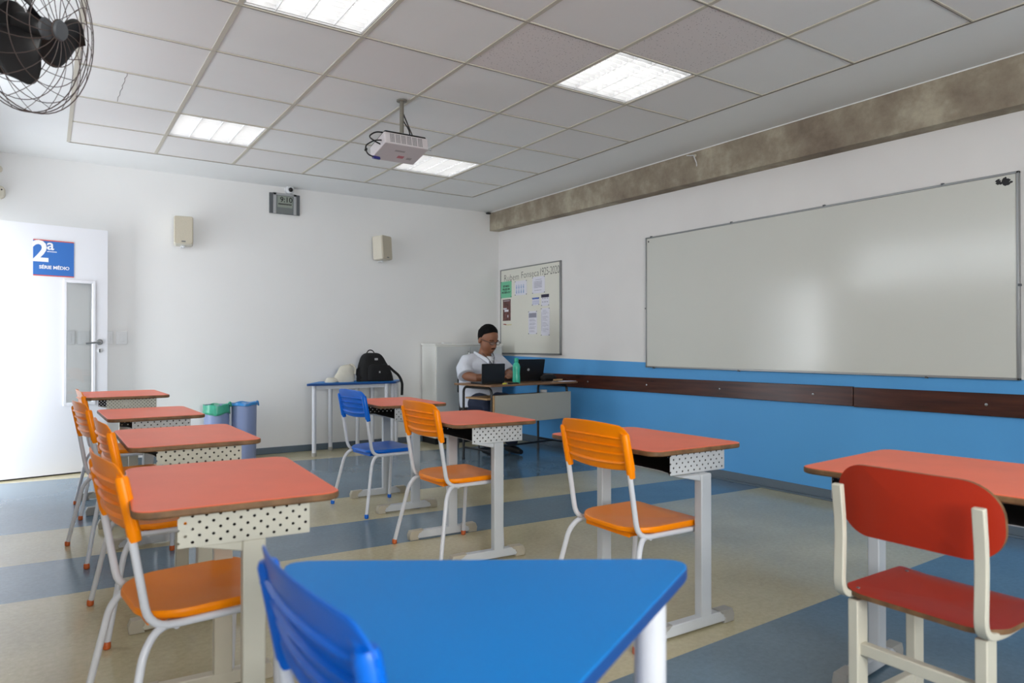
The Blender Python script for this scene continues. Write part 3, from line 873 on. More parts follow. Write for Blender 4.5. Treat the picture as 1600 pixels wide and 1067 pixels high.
# ------------------------------------------------------------------ cabinet
cbn = thing('storage_cabinet', 'low white and grey cabinet in the corner behind the teacher', 'cabinet', (4.05, 7.13, 0))
cw, cd, chh = .44, .17, 1.13
MB().box(-cw, cw, -cd, cd, .07, chh - .02).build('body', M_CAB, cbn, bevel=.003)
MB().box(-cw + .01, cw - .01, -cd + .02, cd, 0, .07).build('plinth', M_BLACK, cbn)
MB().box(-cw - .012, cw + .012, -cd - .012, cd, chh - .02, chh).build('top', M_CAB, cbn, bevel=.003)
for s in (-1, 1):
    d = MB().box(min(s * .004, s * (cw - .01)), max(s * .004, s * (cw - .01)), -cd - .016, -cd - .001, .08, chh - .035).build('door', M_CABD, cbn, bevel=.002)
    if s < 0:
        MB().tube([(-.03, -cd - .018, chh - .09), (-.03, -cd - .035, chh - .10), (-.035, -cd - .035, chh - .15)], .006, 8).build('handle', M_CHROME, d)
tag(MB().prism(rrect(.055, .03, .01), 0, .012, M=Matrix.Translation((3.80, 7.05, chh))).build('remote_control', M_PLATE, bevel=.003), 'small white remote lying on the grey cabinet', 'remote control')

# ------------------------------------------------------------------ teacher desk
TX, TY, TA = 3.38, 5.43, R(8)
TH = .742
td = thing('teacher_desk', 'brown-topped teacher desk with grey front panel and black tube frame', 'desk', (TX, TY, 0), TA)
TL, TW = 1.17, .56
MB().prism(rrect(TL / 2, TW / 2, .01, cx=TL / 2, cy=TW / 2), TH - .018, TH).build('tabletop', M_WOODTOP, td, bevel=.003)
MB().box(.085, 1.11, .045, .063, .37, .64).build('front_panel', M_GREYP, td, bevel=.004)
MB().box(.077, .085, .042, .066, .37, .64).build('panel_edge', M_LWOOD, td)
MB().box(.02, 1.08, .075, .40, .600, .616).build('shelf', M_LWOOD, td, bevel=.002)
for x in (.075, 1.08):
    pth = fillet([(x, .075, .02), (x, .075, TH - .035), (x, .50, TH - .035), (x, .50, .02)], .06)
    MB().tube(pth, .0125, 12).build('leg_frame', M_BLACKM, td)
    MB().tube([(x, .075, .12), (x, .50, .12)], .01, 10).build('side_rail', M_BLACKM, td)
    for y in (.075, .50):
        MB().lathe([(.015, 0), (.016, .02)], 12, M=Matrix.Translation((x, y, 0))).build('foot_cap', M_BLACK, td)
MB().tube([(.085, .28, .12), (1.08, .28, .12)], .01, 10).build('foot_rail', M_BLACKM, td)
TM = Matrix.Translation((TX, TY, 0)) @ Matrix.Rotation(TA, 4, 'Z')


def tpos(x, y, z): return tuple(TM @ Vector((x, y, z)))


def laptop(label, x, y, rz, w, d, tilt, logo):
    """rz: direction; the lid back faces local -y"""
    t = thing('laptop', label, 'laptop', tpos(x, y, TH), TA + rz, 'black laptops on the teacher desk')
    MB().prism(rrect(w / 2, d / 2, .01, cy=d / 2), .002, .018).build('base', M_BLACK, t, bevel=.002)
    kb = MB()
    for r in range(5):
        for c in range(12):
            cx = -w * .43 + (c + .5) * w * .86 / 12; cy = .03 + r * .018
            kb.box(cx - w * .03, cx + w * .03, cy, cy + .014, .018, .0195)
    kb.build('keyboard', M_DARKG, t, smooth=False)
    LM = Matrix.Translation((0, 0, .018)) @ Matrix.Rotation(R(tilt), 4, 'X')
    ld = MB().prism(rrect(w / 2, d * .5, .008), -.004, .004, M=LM @ Matrix.Translation((0, 0, d * .5)) @ Matrix.Rotation(PI / 2, 4, 'X')).build('lid', M_BLACK, t, bevel=.0015)
    if logo:
        MB().lathe([(.014, 0), (.014, .001), (.010, .0012), (.010, .0002)], 20, M=LM @ Matrix.Translation((-.02, -.0045, d * .5)) @ Matrix.Rotation(PI / 2, 4, 'X')).build('emblem', M_SILV, ld)
    return t


laptop('small black laptop standing open in front of the seated man', .165, .16, R(-2), .275, .175, 2, False)
laptop('larger black laptop with a round emblem, tilted back beside the teal bottle', .755, .30, R(-12), .33, .215, 14, True)
bt = thing('water_bottle', 'teal plastic bottle standing between the two laptops', 'bottle', tpos(.425, .12, TH))
MB().lathe([(.034, 0), (.037, .006), (.038, .05), (.034, .09), (.036, .13), (.037, .16), (.030, .185), (.018, .20), (.017, .205)], 28).build('body', M_TEAL, bt)
MB().lathe([(.020, .203), (.021, .206), (.021, .238), (.017, .244)], 24).build('cap', mat('teal_cap', (34, 170, 140), .35), bt)
tag(MB().prism(rrect(.05, .028, .006), 0, .012, M=TM @ Matrix.Translation((.345, .07, TH))).build('mobile_phone', M_BLACK, bevel=.002), 'black phone lying on the desk between laptop and teal bottle', 'phone')
tag(MB().prism(rrect(.022, .012, .008), 0, .014, M=TM @ Matrix.Translation((.215, .05, TH))).build('correction_tape', mat('yellow_green_plastic', (206, 204, 70), .4), bevel=.003), 'tiny yellow stationery roller lying before the small laptop', 'stationery')
pc = thing('pencil_case', 'long black pencil case on the right end of the teacher desk', 'pencil case', tpos(.955, .22, TH), TA)
MB().tube([(-.10, 0, .03), (-.08, 0, .032), (0, .01, .036), (.09, .02, .034), (.13, .02, .03)], [.012, .03, .034, .032, .012], 16, flat=(1, 1.1)).build('body', M_FABRICB, pc)
MB().tube([(-.08, 0, .063), (0, .01, .070), (.09, .02, .066)], .003, 6).build('zip', M_DARKG, pc)
er = thing('board_eraser', 'pale wooden board eraser on the teacher desk beside the pencil case', 'eraser', tpos(.985, .11, TH), TA)
MB().box(-.05, .05, -.02, .02, .008, .024).build('handle', M_LWOOD, er, bevel=.003); MB().box(-.05, .05, -.02, .02, 0, .008).build('felt', M_DARKG, er)
tag(MB().prism([(-.1, -.03), (.09, -.05), (.1, .03), (-.09, .05)], 0, .003, M=TM @ Matrix.Translation((1.06, .06, TH))).build('paper_sheet', M_PAPER, smooth=False), 'loose white papers at the right end of the teacher desk', 'papers')
tag(MB().lathe([(.03, 0), (.034, .004), (.036, .04), (.033, .042), (.03, .01)], 24, M=Matrix.Translation(tpos(.86, .19, .6165))).build('plastic_cup', M_PLATE), 'small white round tub on the shelf under the teacher desk', 'tub')

# teacher chair (mostly hidden by the man and the desk)
tc_ = thing('teacher_chair', 'dark chair the seated man is sitting on behind the desk', 'chair', (3.90, 6.38, 0), R(0))
MB().prism(rrect(.21, .20, .05), .42, .45).build('seat', M_BLACK, tc_, bevel=.008)
MB().box(-.20, .20, .235, .255, .60, .86).build('backrest', M_BLACK, tc_, bevel=.02)
for sx in (-1, 1):
    MB().tube([(sx * .18, .245, .80), (sx * .18, .22, .42), (sx * .19, .25, 0)], .011, 8).build('leg', M_BLACKM, tc_)
    MB().tube([(sx * .18, -.17, .42), (sx * .19, -.19, 0)], .011, 8).build('leg', M_BLACKM, tc_)

# ------------------------------------------------------------------ seated man
PX, PY = 3.845, 6.30
man = thing('person', 'man in white short-sleeved shirt and glasses typing behind the teacher desk', 'person', (PX, PY, 0), R(0))
K = 1.0
# body (local: x right in picture, -y towards the camera, z up)
b = MB()
b.tube([(0, .06, .47), (0, .07, .60), (0, .06, .75), (0, .04, .90), (.0, .03, .97), (.0, .02, 1.01)], [.17, .175, .19, .20, .15, .07], 24, flat=(.72, 1.12), up=(0, 1, 0))
b.tube([(0, .02, .97), (.005, -.01, 1.04), (.01, -.03, 1.10)], [.075, .067, .064], 16)
# head: skull, face, jaw
HT = Matrix.Translation((.012, -.055, 1.165)) @ Matrix.Rotation(R(6), 4, 'Z') @ Matrix.Rotation(R(20), 4, 'X')
b.ell((0, .015, .035), (.098, .118, .118), M=HT, nu=28, nv=18)
b.ell((0, -.020, -.035), (.086, .090, .100), M=HT, nu=28, nv=18)
b.ell((0, -.058, -.098), (.048, .040, .034), M=HT)
b.tube([(0, -.108, .012), (0, -.128, -.018), (0, -.132, -.038)], [.010, .015, .020], 10, M=HT)
b.ell((.016, -.114, -.040), (.011, .012, .010), M=HT); b.ell((-.016, -.114, -.040), (.011, .012, .010), M=HT)
b.ell((0, -.108, -.068), (.030, .010, .007), M=HT); b.ell((0, -.106, -.079), (.027, .012, .008), M=HT)
for s in (-1, 1):
    b.ell((s * .100, .012, -.010), (.014, .022, .034), M=HT)
    b.tube([(s * .012, -.112, .022), (s * .035, -.108, .028), (s * .058, -.092, .020)], .009, 8, M=HT)
# arms: the image-left arm rests on the desk, both hands at the larger laptop
ARMS = (((-.205, .03, .93), (-.265, -.05, .80), (-.215, -.20, .775), (.0, -.30, .785)), ((.205, .03, .93), (.265, -.03, .82), (.22, -.16, .80), (.13, -.27, .79)))
for A_ in ARMS:
    b.tube(fillet([A_[0], A_[1], A_[2]], .06, 4) + [Vector(A_[3])], [.062, .058, .056, .054, .052, .05, .047, .03], 14)
for hx_, hy_, sgn in ((.03, -.325, 1), (.125, -.30, -1)):
    b.tube([(hx_ - .02 * sgn, hy_ + .035, .786), (hx_, hy_, .790), (hx_ + .012 * sgn, hy_ - .035, .788)], [.026, .038, .036], 12, flat=(.45, 1), up=(0, 0, 1))
    for f in range(4):
        fx = hx_ + .012 * sgn + (-.027 + f * .018); L_ = (.052, .062, .058, .044)[f]; y0 = hy_ - .045
        b.tube([(fx, y0 + .012, .792), (fx + .002, y0 - L_ * .45, .796 - .003 * (f % 2)), (fx + .003, y0 - L_ * .8, .784), (fx + .003, y0 - L_ * .95, .770)], [.0095, .0088, .008, .007], 8)
    b.tube([(hx_ + .030 * sgn, hy_ + .01, .786), (hx_ + .052 * sgn, hy_ - .025, .784), (hx_ + .050 * sgn, hy_ - .055, .776)], [.012, .0105, .009], 8)
# legs
for s in (-1, 1):
    b.tube([(s * .10, .02, .50), (s * .13, -.18, .51), (s * .15, -.36, .50), (s * .15, -.39, .44), (s * .145, -.34, .25), (s * .14, -.28, .09)], [.095, .088, .07, .066, .055, .042], 16)
body = b.build('body', M_SKIN, man, remesh=.006)
# shirt
s_ = MB()
s_.tube([(0, .065, .46), (0, .07, .52), (0, .075, .62), (0, .065, .75), (0, .05, .88), (.0, .04, .94), (.0, .035, .985), (0, .03, 1.01)], [.215, .222, .222, .228, .228, .20, .13, .092], 28, flat=(.76, 1.12), up=(0, 1, 0))
for q, A_ in enumerate(ARMS):
    sg_ = -1 if q == 0 else 1
    e_ = Vector(A_[1]).lerp(Vector(A_[2]), .12)
    s_.tube([(sg_ * .10, .04, .955), (sg_ * .19, .035, .935), (sg_ * .245, .0, .87), tuple(e_)], [.075, .085, .085, .094], 18)
sho = s_.build('shirt', M_SHIRT, man, remesh=.007)
# collar
for sx in (-1, 1):
    cm = MB(); pts = []
    cm.grid(lambda u, v, sx=sx: (sx * (.088 - .07 * u ** 1.2 + .02 * v), .06 - .20 * u ** .8 - .015 * v, 1.045 - .085 * u - .045 * v * (0.6 + .4 * u) + .01 * math.sin(PI * v)), 12, 6)
    cm.build('collar', M_SHIRT, sho, solid=.005)
vn = MB().add([(-.045, -.118, .995), (.045, -.118, .995), (0, -.158, .90)], [(0, 2, 1)]); vn.build('undershirt', mat('undershirt_white', (222, 224, 230), .9), sho, solid=.006)
ln_ = MB()
for sx in (-1, 1): ln_.tube([(sx * .065, -.06, 1.03), (sx * .045, -.125, .985), (.0, -.172, .905)], .0035, 6)
ln_.tube([(0, -.172, .905), (.008, -.178, .87)], .006, 6)
ln_.build('lanyard', M_BLACK, man)
# trousers, shoes
tr_ = MB()
for s in (-1, 1):
    tr_.tube([(s * .06, .08, .50), (s * .10, -.02, .505), (s * .13, -.18, .515), (s * .15, -.36, .505), (s * .152, -.40, .44), (s * .147, -.355, .25), (s * .14, -.29, .10)], [.12, .115, .10, .085, .082, .072, .064], 18)
tr_.build('trousers', M_NAVY, man, remesh=.008)
for s in (-1, 1):
    sh_ = MB(); sh_.tube([(s * .14, -.23, .045), (s * .14, -.30, .05), (s * .145, -.40, .04), (s * .147, -.47, .032)], [.036, .044, .042, .026], 14, flat=(.9, 1), up=(0, 0, 1))
    sh_.build('shoe', M_BLACK, man)
# hair: cap over the skull
hm = MB()


def hairfn(u, v):
    a = 2 * PI * u
    d = Vector((math.cos(a), math.sin(a), 0))
    front = max(0, -d.y); low = .080 * front ** .5 - .045 * (1 - front) * (1 if front < .2 else .35) + (.0 if front else -.012)
    p0 = math.asin(max(-.9, min(.9, (low) / .125))); p = p0 + (PI / 2 * .995 - p0) * v
    rr = 1.0 + .05 * noise.noise(Vector((d.x * 9, d.y * 9, v * 12)))
    edge = .975 + .075 * min(1, v / .35)
    return (.101 * math.cos(p) * d.x * edge * rr, .015 + .121 * math.cos(p) * d.y * edge * rr, .035 + .125 * math.sin(p) * edge * rr)


hm.grid(hairfn, 40, 14, closed_u=True, M=HT); hm.build('hair', M_HAIR, man, solid=.002, angle=80)
fc = MB()
for s in (-1, 1): fc.tube([(s * .018, -.116, .033), (s * .040, -.114, .037), (s * .062, -.096, .028)], .0035, 6, M=HT)
fc.tube([(-.028, -.116, -.057), (0, -.121, -.054), (.028, -.116, -.057)], .004, 6, M=HT)
fc.build('eyebrows', M_HAIR, man)
ey = MB()
for s in (-1, 1): ey.ell((s * .036, -.105, .012), (.006, .004, .0025), M=HT, nu=12, nv=8)
ey.build('eyes', mat('eye_dark', (40, 30, 26), .2), man)
gl = MB()
for s in (-1, 1):
    ring = [(s * .038 + .030 * math.cos(a), -.124 + .006 * abs(math.cos(a)), .008 + .017 * math.sin(a)) for a in [2 * PI * k / 20 for k in range(21)]]
    gl.tube(ring, .0024, 6, M=HT, caps=False)
    gl.tube([(s * .068, -.116, .014), (s * .095, -.06, .014), (s * .104, .01, .008)], .0028, 6, M=HT)
gl.tube([(-.009, -.127, .012), (.009, -.127, .012)], .0025, 6, M=HT)
go = gl.build('glasses', M_BLACK, man)
le = MB()
for s in (-1, 1): le.prism([(s * .038 + .029 * math.cos(2 * PI * k / 20), .008 + .018 * math.sin(2 * PI * k / 20)) for k in range(20)], .1235, .1245, M=HT @ Matrix(((1, 0, 0, 0), (0, 0, -1, 0), (0, 1, 0, 0), (0, 0, 0, 1))))
le.build('lens', M_LENS, go, smooth=False)

# ------------------------------------------------------------------ whiteboard and notice board (local x along the wall towards -Y, y up)
def wallM(y, z, x=XR): return frame_M((x, y, z), (0, -1, 0), (0, 0, 1))     # z axis points to -X


wy0, wy1, wz0, wz1 = 4.742, 1.728, .903, 2.112
wb = thing('whiteboard', 'long whiteboard with thin aluminium frame on the right wall', 'whiteboard', (XR, (wy0 + wy1) / 2, wz0))
WM = Matrix.Translation(wb.location).inverted() @ wallM(wy0, wz0); ww, wh = wy0 - wy1, wz1 - wz0
MB().box(.01, ww - .01, .01, wh - .01, .0005, .020, M=WM).build('panel', M_WB, wb, smooth=False)
f_ = MB()
for a in ((0, ww, 0, .014), (0, ww, wh - .014, wh), (0, .014, 0, wh), (ww - .014, ww, 0, wh)): f_.box(a[0], a[1], a[2], a[3], .0005, .026, M=WM)
fo = f_.build('frame', M_ALU, wb, bevel=.002)
cl = MB()
for (x, y) in ((.1, 0), (1.05, 0), (2.5, 0), (.07, wh), (.98, wh), (1.8, wh), (2.6, wh), (0, .55), (ww, .55)):
    MB().cbox((x, y, .018), (.014, .014, .018), M=WM).build('fixing_clip', M_DARKG, fo, smooth=False)
st_ = MB(); random.seed(8)
for k in range(26):
    a = random.uniform(0, 6.28); rr = random.uniform(0, .04); cx = ww - .075 + rr * math.cos(a) * 1.1; cy = wh - .05 + rr * math.sin(a) * .6; q = random.uniform(.004, .014)
    st_.prism([(cx + q * random.uniform(.6, 1.4) * math.cos(t), cy + q * random.uniform(.5, 1.2) * math.sin(t)) for t in (0, 1.1, 2.2, 3.3, 4.4, 5.5)], .0202, .0208 + k * .00002, M=WM)
st_.prism([(.03, wh - .03), (.045, wh - .035), (.04, wh - .05), (.028, wh - .045)], .0202, .0208, M=WM)
st_.build('chipped_corner', M_BLACK, wb, smooth=False)

ny0, ny1, nz0, nz1 = 7.262, 6.045, 1.005, 2.038
nb = thing('notice_board', 'cream notice board headed with large handwritten name and dates', 'notice board', (XR, (ny0 + ny1) / 2, nz0))
NWM = wallM(ny0, nz0); NM = Matrix.Translation(nb.location).inverted() @ NWM; nw_, nh = ny0 - ny1, nz1 - nz0
MB().box(.01, nw_ - .01, .01, nh - .01, .0005, .014, M=NM).build('panel', M_CREAMB, nb, smooth=False)
f_ = MB()
for a in ((0, nw_, 0, .016), (0, nw_, nh - .012, nh), (0, .012, 0, nh), (nw_ - .02, nw_, 0, nh)): f_.box(a[0], a[1], a[2], a[3], .0005, .022, M=NM)
f_.build('frame', M_ALU, nb, bevel=.002)
M_INK = mat('dark_marker_ink', (60, 60, 54), .7)
hw = text_mb('Rubem', .112, NM @ Matrix.Translation((.075, nh - .145, .0145)), space=1.05, bold=-.0016)
text_mb('Fonseca', .112, NM @ Matrix.Translation((.445, nh - .135, .0145)), mb=hw, space=1.0, bold=-.0016)
text_mb('1925-2020', .115, NM @ Matrix.Translation((.815, nh - .135, .0145)) @ Matrix.Diagonal((.80, 1.1, 1, 1)), mb=hw, space=.95, bold=-.0016)
hw.build('heading', M_INK, nb, smooth=False)


def nbx(px): return px * nw_
def sheet(name, label, cat, x0, x1, z0, z1, m, group=None):
    o = thing(name, label, cat, tuple(NWM @ Vector(((x0 + x1) / 2, (z0 + z1) / 2, .014))), group=group)
    LM = Matrix.Translation(o.location).inverted() @ NWM
    MB().box(x0, x1, z0, z1, .0146, .0156, M=LM).build('sheet', m, o, smooth=False)
    pm = MB()
    for x in (x0 + .006, x1 - .006):
        for z in (z0 + .006, z1 - .006): pm.cbox((x, z, .0165), (.012, .008, .003), M=LM)
    pm.build('pins', M_BLACK, o, smooth=False)
    return o, LM


GP = 'sheets pinned on the notice board'
M_GRN = mat('green_paper', (120, 200, 160), .7); M_POST = mat('maroon_poster', (104, 66, 62), .6, vary=.45, vscale=22); M_GREYT = mat('grey_print', (150, 150, 165), .7); M_BLUET = mat('blue_print', (80, 112, 190), .7); M_NAVT = mat('dark_navy_print', (48, 44, 70), .7); M_LBLUE = mat('pale_blue_print', (150, 176, 208), .7)
o, LM = sheet('green_notice', 'green paper notice with bold black words at upper left', 'notice', .01, .245, .685, .885, M_GRN, GP)
g = MB()
for i, s in enumerate(('ESTAMOS', 'FELIZES EM', 'RECEB\u00ca-LOS !')): text_mb(s, .032, LM @ Matrix.Translation((.128, .815 - i * .037, .0160)), mb=g, align='CENTER', bold=.0012)
g.build('lettering', M_BLACK, o, smooth=False)
o, LM = sheet('printed_sheet', 'white sheet with two rows of pale blue figures', 'notice', .32, .565, .70, .87, M_PAPER, GP)
g = MB()
for r in range(2):
    for c in range(4):
        x = .355 + c * .048; z = .80 - r * .055
        g.ell((x, z + .018, .0158), (.009, .008, .0004), M=LM, nu=10, nv=5); g.box(x - .011, x + .011, z - .022, z + .008, .0156, .0160, M=LM)
g.build('figures', M_LBLUE, o, smooth=False)
o, LM = sheet('printed_sheet', 'white sheet with a small grey table of numbers, upper right', 'notice', .68, .92, .70, .89, M_PAPER, GP)
g = MB(); g.box(.74, .86, .855, .859, .0156, .016, M=LM)
for r in range(9): g.box(.715, .865, .835 - r * .009, .838 - r * .009, .0156, .016, M=LM)
g.box(.72, .86, .733, .737, .0156, .016, M=LM)
for c in range(5): g.box(.715 + c * .037, .717 + c * .037, .763, .838, .0156, .016, M=LM)
g.build('printed_table', M_GREYT, o, smooth=False)
o, LM = sheet('maroon_poster', 'narrow maroon poster below the green notice', 'poster', .055, .225, .405, .665, M_POST, GP)
g = MB().box(.065, .14, .545, .560, .0158, .0162, M=LM).box(.09, .18, .515, .540, .0158, .0162, M=LM).box(.07, .21, .645, .650, .0158, .0162, M=LM).box(.16, .175, .445, .475, .0158, .0162, M=LM)
g.build('title_strips', M_PAPER, o, smooth=False)
o, LM = sheet('calendar_sheet', 'small calendar sheet with a blue header bar', 'calendar', .675, .815, .565, .655, M_PAPER, GP)
g = MB().box(.68, .81, .635, .653, .0158, .0162, M=LM)
for c in range(6): g.box(.69 + c * .022, .692 + c * .022, .57, .63, .0158, .0162, M=LM)
for r in range(2): g.box(.685, .81, .585 + r * .02, .587 + r * .02, .0158, .0162, M=LM)
g.build('calendar_print', M_BLUET, o, smooth=False)
o, LM = sheet('calendar_pad', 'tear-off calendar pad with dark header at the right edge', 'calendar', .855, 1.0, .55, .68, M_PAPER, GP)
g = MB().box(.855, 1.0, .645, .68, .0158, .018, M=LM)
for r in range(2):
    for c in range(3): g.box(.87 + c * .043, .895 + c * .043, .632 - r * .04, .637 - r * .04, .0158, .0162, M=LM)
g.build('calendar_print', M_NAVT, o, smooth=False)
o, LM = sheet('printed_sheet', 'long white sheet of text below the blue-headed calendar', 'notice', .60, .77, .235, .50, M_PAPER, GP)
g = MB().box(.61, .76, .425, .478, .0158, .0162, M=LM)
for r in range(14):
    if r % 4 != 3: g.box(.62, .72 + .03 * ((r * 7) % 3) / 2, .405 - r * .011, .408 - r * .011, .0158, .0162, M=LM)
g.build('printed_text', M_GREYT, o, smooth=False)
o, LM = sheet('printed_sheet', 'long white sheet of fine text at the lower right edge', 'notice', .85, 1.01, .215, .525, M_PAPER, GP)
g = MB()
for r in range(22):
    if r % 6 != 5: g.box(.88, .94 + .05 * ((r * 5) % 4) / 3, .50 - r * .0115, .5025 - r * .0115, .0158, .0162, M=LM)
g.box(.865, .869, .27, .48, .0158, .0162, M=LM)
g.build('printed_text', M_GREYT, o, smooth=False)
pn = thing('paper_strip', 'narrow cream strip with a red tip on the notice board', 'strip', tuple(NWM @ Vector((.15, .36, .014))))
LM = Matrix.Translation(pn.location).inverted() @ NWM
MB().box(.13, .245, .350, .360, .0145, .0155, M=LM).build('strip', mat('pale_yellow_paper', (214, 204, 150), .7), pn, smooth=False)
MB().prism([(.055, .362), (.13, .352), (.13, .366), (.08, .370)], .0145, .0158, M=LM).build('tip', mat('dull_red_paper', (150, 60, 50), .7), pn, smooth=False)

# ------------------------------------------------------------------ back wall fittings
def backM(x, z, y=YF): return frame_M((x, y, z), (1, 0, 0), (0, 0, 1))      # z axis points to -Y


def speaker(label, x, z, yaw, group='beige wall speakers'):
    t = thing('wall_speaker', label, 'speaker', (x, YF, z), 0, group)
    B = Matrix.Translation((0, -.125, 0)) @ Matrix.Rotation(yaw, 4, 'Z') @ Matrix.Rotation(R(-4), 4, 'X')
    w_, h_, d_ = .165, .265, .14
    MB().prism(rrect(w_ / 2, h_ / 2, .02), -d_ / 2, d_ / 2 - .012, M=B @ Matrix.Rotation(PI / 2, 4, 'X')).build('cabinet', M_SPK, t, bevel=.006)
    gr = MB().prism(rrect(w_ / 2 - .003, h_ / 2 - .003, .018), d_ / 2 - .012, d_ / 2, M=B @ Matrix.Rotation(PI / 2, 4, 'X')).build('grille', M_SPKG, t, bevel=.005)
    MB().cbox((0, -d_ / 2 - .001, -h_ / 2 + .022), (.035, .003, .010), M=B).build('badge', M_DARKG, gr)
    br = MB(); br.box(-.03, .03, -.006, 0, -.06, .06); br.tube([(0, -.003, 0), (0, -.06, 0)], .012, 10); br.box(-.015, .015, -.13, -.02, -h_ / 2 - .012, -h_ / 2 - .002)
    br.tube([(0, -.02, -h_ / 2 - .007), (0, -.02, -.03)], .008, 8); br.lathe([(.01, 0), (.012, .01)], 12, M=Matrix.Translation((0, -.12, -h_ / 2 - .022)))
    br.build('bracket', M_PLATE, t)
    return t


speaker('beige wall speaker on the left half of the back wall, facing the room', 1.072, 2.185, R(-8))
speaker('beige wall speaker nearer the corner, turned towards the whiteboard', 3.08, 2.18, R(28))
ck_ = thing('wall_clock', 'silver digital wall clock reading 9:10 below the dome camera', 'clock', (2.045, YF, 2.57))
CM = Matrix.Translation((0, 0, 0)) @ frame_M((0, 0, 0), (1, 0, 0), (0, 0, 1))
MB().box(-.155, .155, -.105, .105, .001, .022, M=CM).build('case', M_DARKG, ck_, bevel=.003)
MB().box(-.118, -.088, -.105, .108, .022, .028, M=CM).box(.088, .118, -.105, .108, .022, .028, M=CM).box(-.118, .118, .085, .108, .022, .028, M=CM).build('silver_trim', M_SILV, ck_, bevel=.002)
MB().box(-.086, .086, -.10, .084, .022, .026, M=CM).build('face', mat('clock_face_grey', (112, 118, 118), .5), ck_)
lc = MB().box(-.076, .076, -.038, .078, .026, .028, M=CM).build('display', mat('lcd_grey_green', (142, 150, 140), .3), ck_)
tm = text_mb('9:10', .075, CM @ Matrix.Translation((-.052, .018, .0285)), bold=.001)
for k in range(8): tm.box(-.066 + k * .017, -.053 + k * .017, -.012, .002, .0282, .0288, M=CM)
tm.build('digits', M_BLACK, lc, smooth=False)
sc_ = thing('security_camera', 'small white dome security camera at the top of the back wall', 'camera', (2.02, YF - .05, CH))
sc_.location = (2.09, YF, 2.722)
SM = frame_M((0, 0, 0), (1, 0, 0), (0, 0, 1))
MB().lathe([(.045, 0), (.047, .01), (.044, .05), (.030, .062)], 24, M=SM).build('housing', M_PLATE, sc_)
MB().ell((.004, -.006, .052), (.026, .026, .026), M=SM).build('lens_ball', M_BLACK, sc_)
MB().tube([(.03, -.004, .02), (.09, -.003, .018), (.10, -.003, .02)], .003, 6).build('cable', M_PLATE, sc_)
for i, (x, z, lab) in enumerate(((.165, 1.175, 'leftmost light switch plate, seen through the door glass'), (.275, 1.175, 'second light switch plate, seen through the door glass'), (.46, 1.178, 'light switch plate just right of the door edge'), (.575, 1.178, 'rightmost light switch plate on the back wall'))):
    t = thing('switch_plate', lab, 'switch', (x, YF, z), group='switch plates behind the door')
    MB().prism(rrect(.044, .060, .004), .0005, .009, M=SM).build('plate', M_PLATE, t, bevel=.002)
    MB().box(-.018, .018, -.034, .034, .009, .0125, M=SM).build('rocker', M_PLATE, t, bevel=.001)
t = thing('wall_sensor', 'small round detector high on the back wall above the door', 'sensor', (-.345, YF, 2.60))
MB().lathe([(.03, 0), (.03, .012), (.018, .018)], 20, M=SM).build('ring', M_SPK, t); MB().ell((0, 0, .018), (.009, .009, .004), M=SM).build('eye', M_DARKG, t)
t = thing('alarm_box', 'beige rounded alarm box below the round detector', 'alarm', (-.34, YF, 2.40))
MB().prism(rrect(.045, .055, .04), .0005, .05, M=SM).build('case', M_SPK, t, bevel=.012); MB().ell((.02, .02, .05), (.006, .006, .003), M=SM).build('led', M_BLACK, t)
t = thing('wire_stub', 'stub of white wire sticking out of the concrete beam', 'wire', (bx, 4.02, 2.66))
MB().tube([(0, .12, .07), (0 - .01, .06, .055), (-.012, .03, .05), (-.03, .01, .03), (-.012, .0, -.02), (-.015, -.005, -.05)], .004, 6).build('wire', M_PLATE, t)
MB().ell((-.008, .02, .045), (.012, .014, .012)).build('connector', M_SPK, t)
tag(MB().ell((4.50, 7.28, 2.728), (.035, .03, .012)).build('ceiling_anchor', M_BLACK), 'tiny black anchor where beam, ceiling and back wall meet', 'anchor')


# ------------------------------------------------------------------ ceiling lights
def ceiling_light(i, j, label):
    x0 = GX0 + i * SX + .014; x1 = GX0 + (i + 1) * SX - .014; y1 = GY0 - j * SY - .010; y0 = GY0 - (j + 1) * SY + .010
    cx, cy = (x0 + x1) / 2, (y0 + y1) / 2; a, c = (x1 - x0) / 2, (y1 - y0) / 2
    t = thing('ceiling_light', label, 'ceiling light', (cx, cy, CH + .006), 0, 'recessed louvred ceiling lights')
    h = MB(); d = .085
    h.box(-a, a, -c, c, d, d + .004).box(-a, -a + .003, -c, c, 0, d).box(a - .003, a, -c, c, 0, d).box(-a, a, -c, -c + .003, 0, d).box(-a, a, c - .003, c, 0, d)
    h.build('housing', M_REFL, t, smooth=False)
    f = MB()
    for k in range(5):
        x = -a + .006 + k * (2 * a - .012) / 4; f.box(x - .0015, x + .0015, -c, c, .003, .040)
    for k in range(13):
        y = -c + .01 + k * (2 * c - .02) / 12; f.box(-a, a, y - .001, y + .001, .008, .030)
    f.build('louver', M_FIN, t, smooth=False)
    for k in range(4):
        x = -a + .006 + (k + .5) * (2 * a - .012) / 4
        MB().tube([(x, -c + .02, .058), (x, c - .02, .058)], .013, 10).build('fluorescent_tube', M_LAMP, t)
    return t


LB = {(4, 5): 'brightest square ceiling light, between two speckled tiles', (1, 1): 'dim square ceiling light at the far left of the ceiling', (1, 5): 'square ceiling light cut by the top edge of the picture',
      (4, 1): 'square ceiling light behind the projector', (1, 9): 'square ceiling light overhead near the left wall, outside the view', (4, 9): 'square ceiling light overhead near the right wall, outside the view'}
for (i, j) in LIGHTS: ceiling_light(i, j, LB[(i, j)])

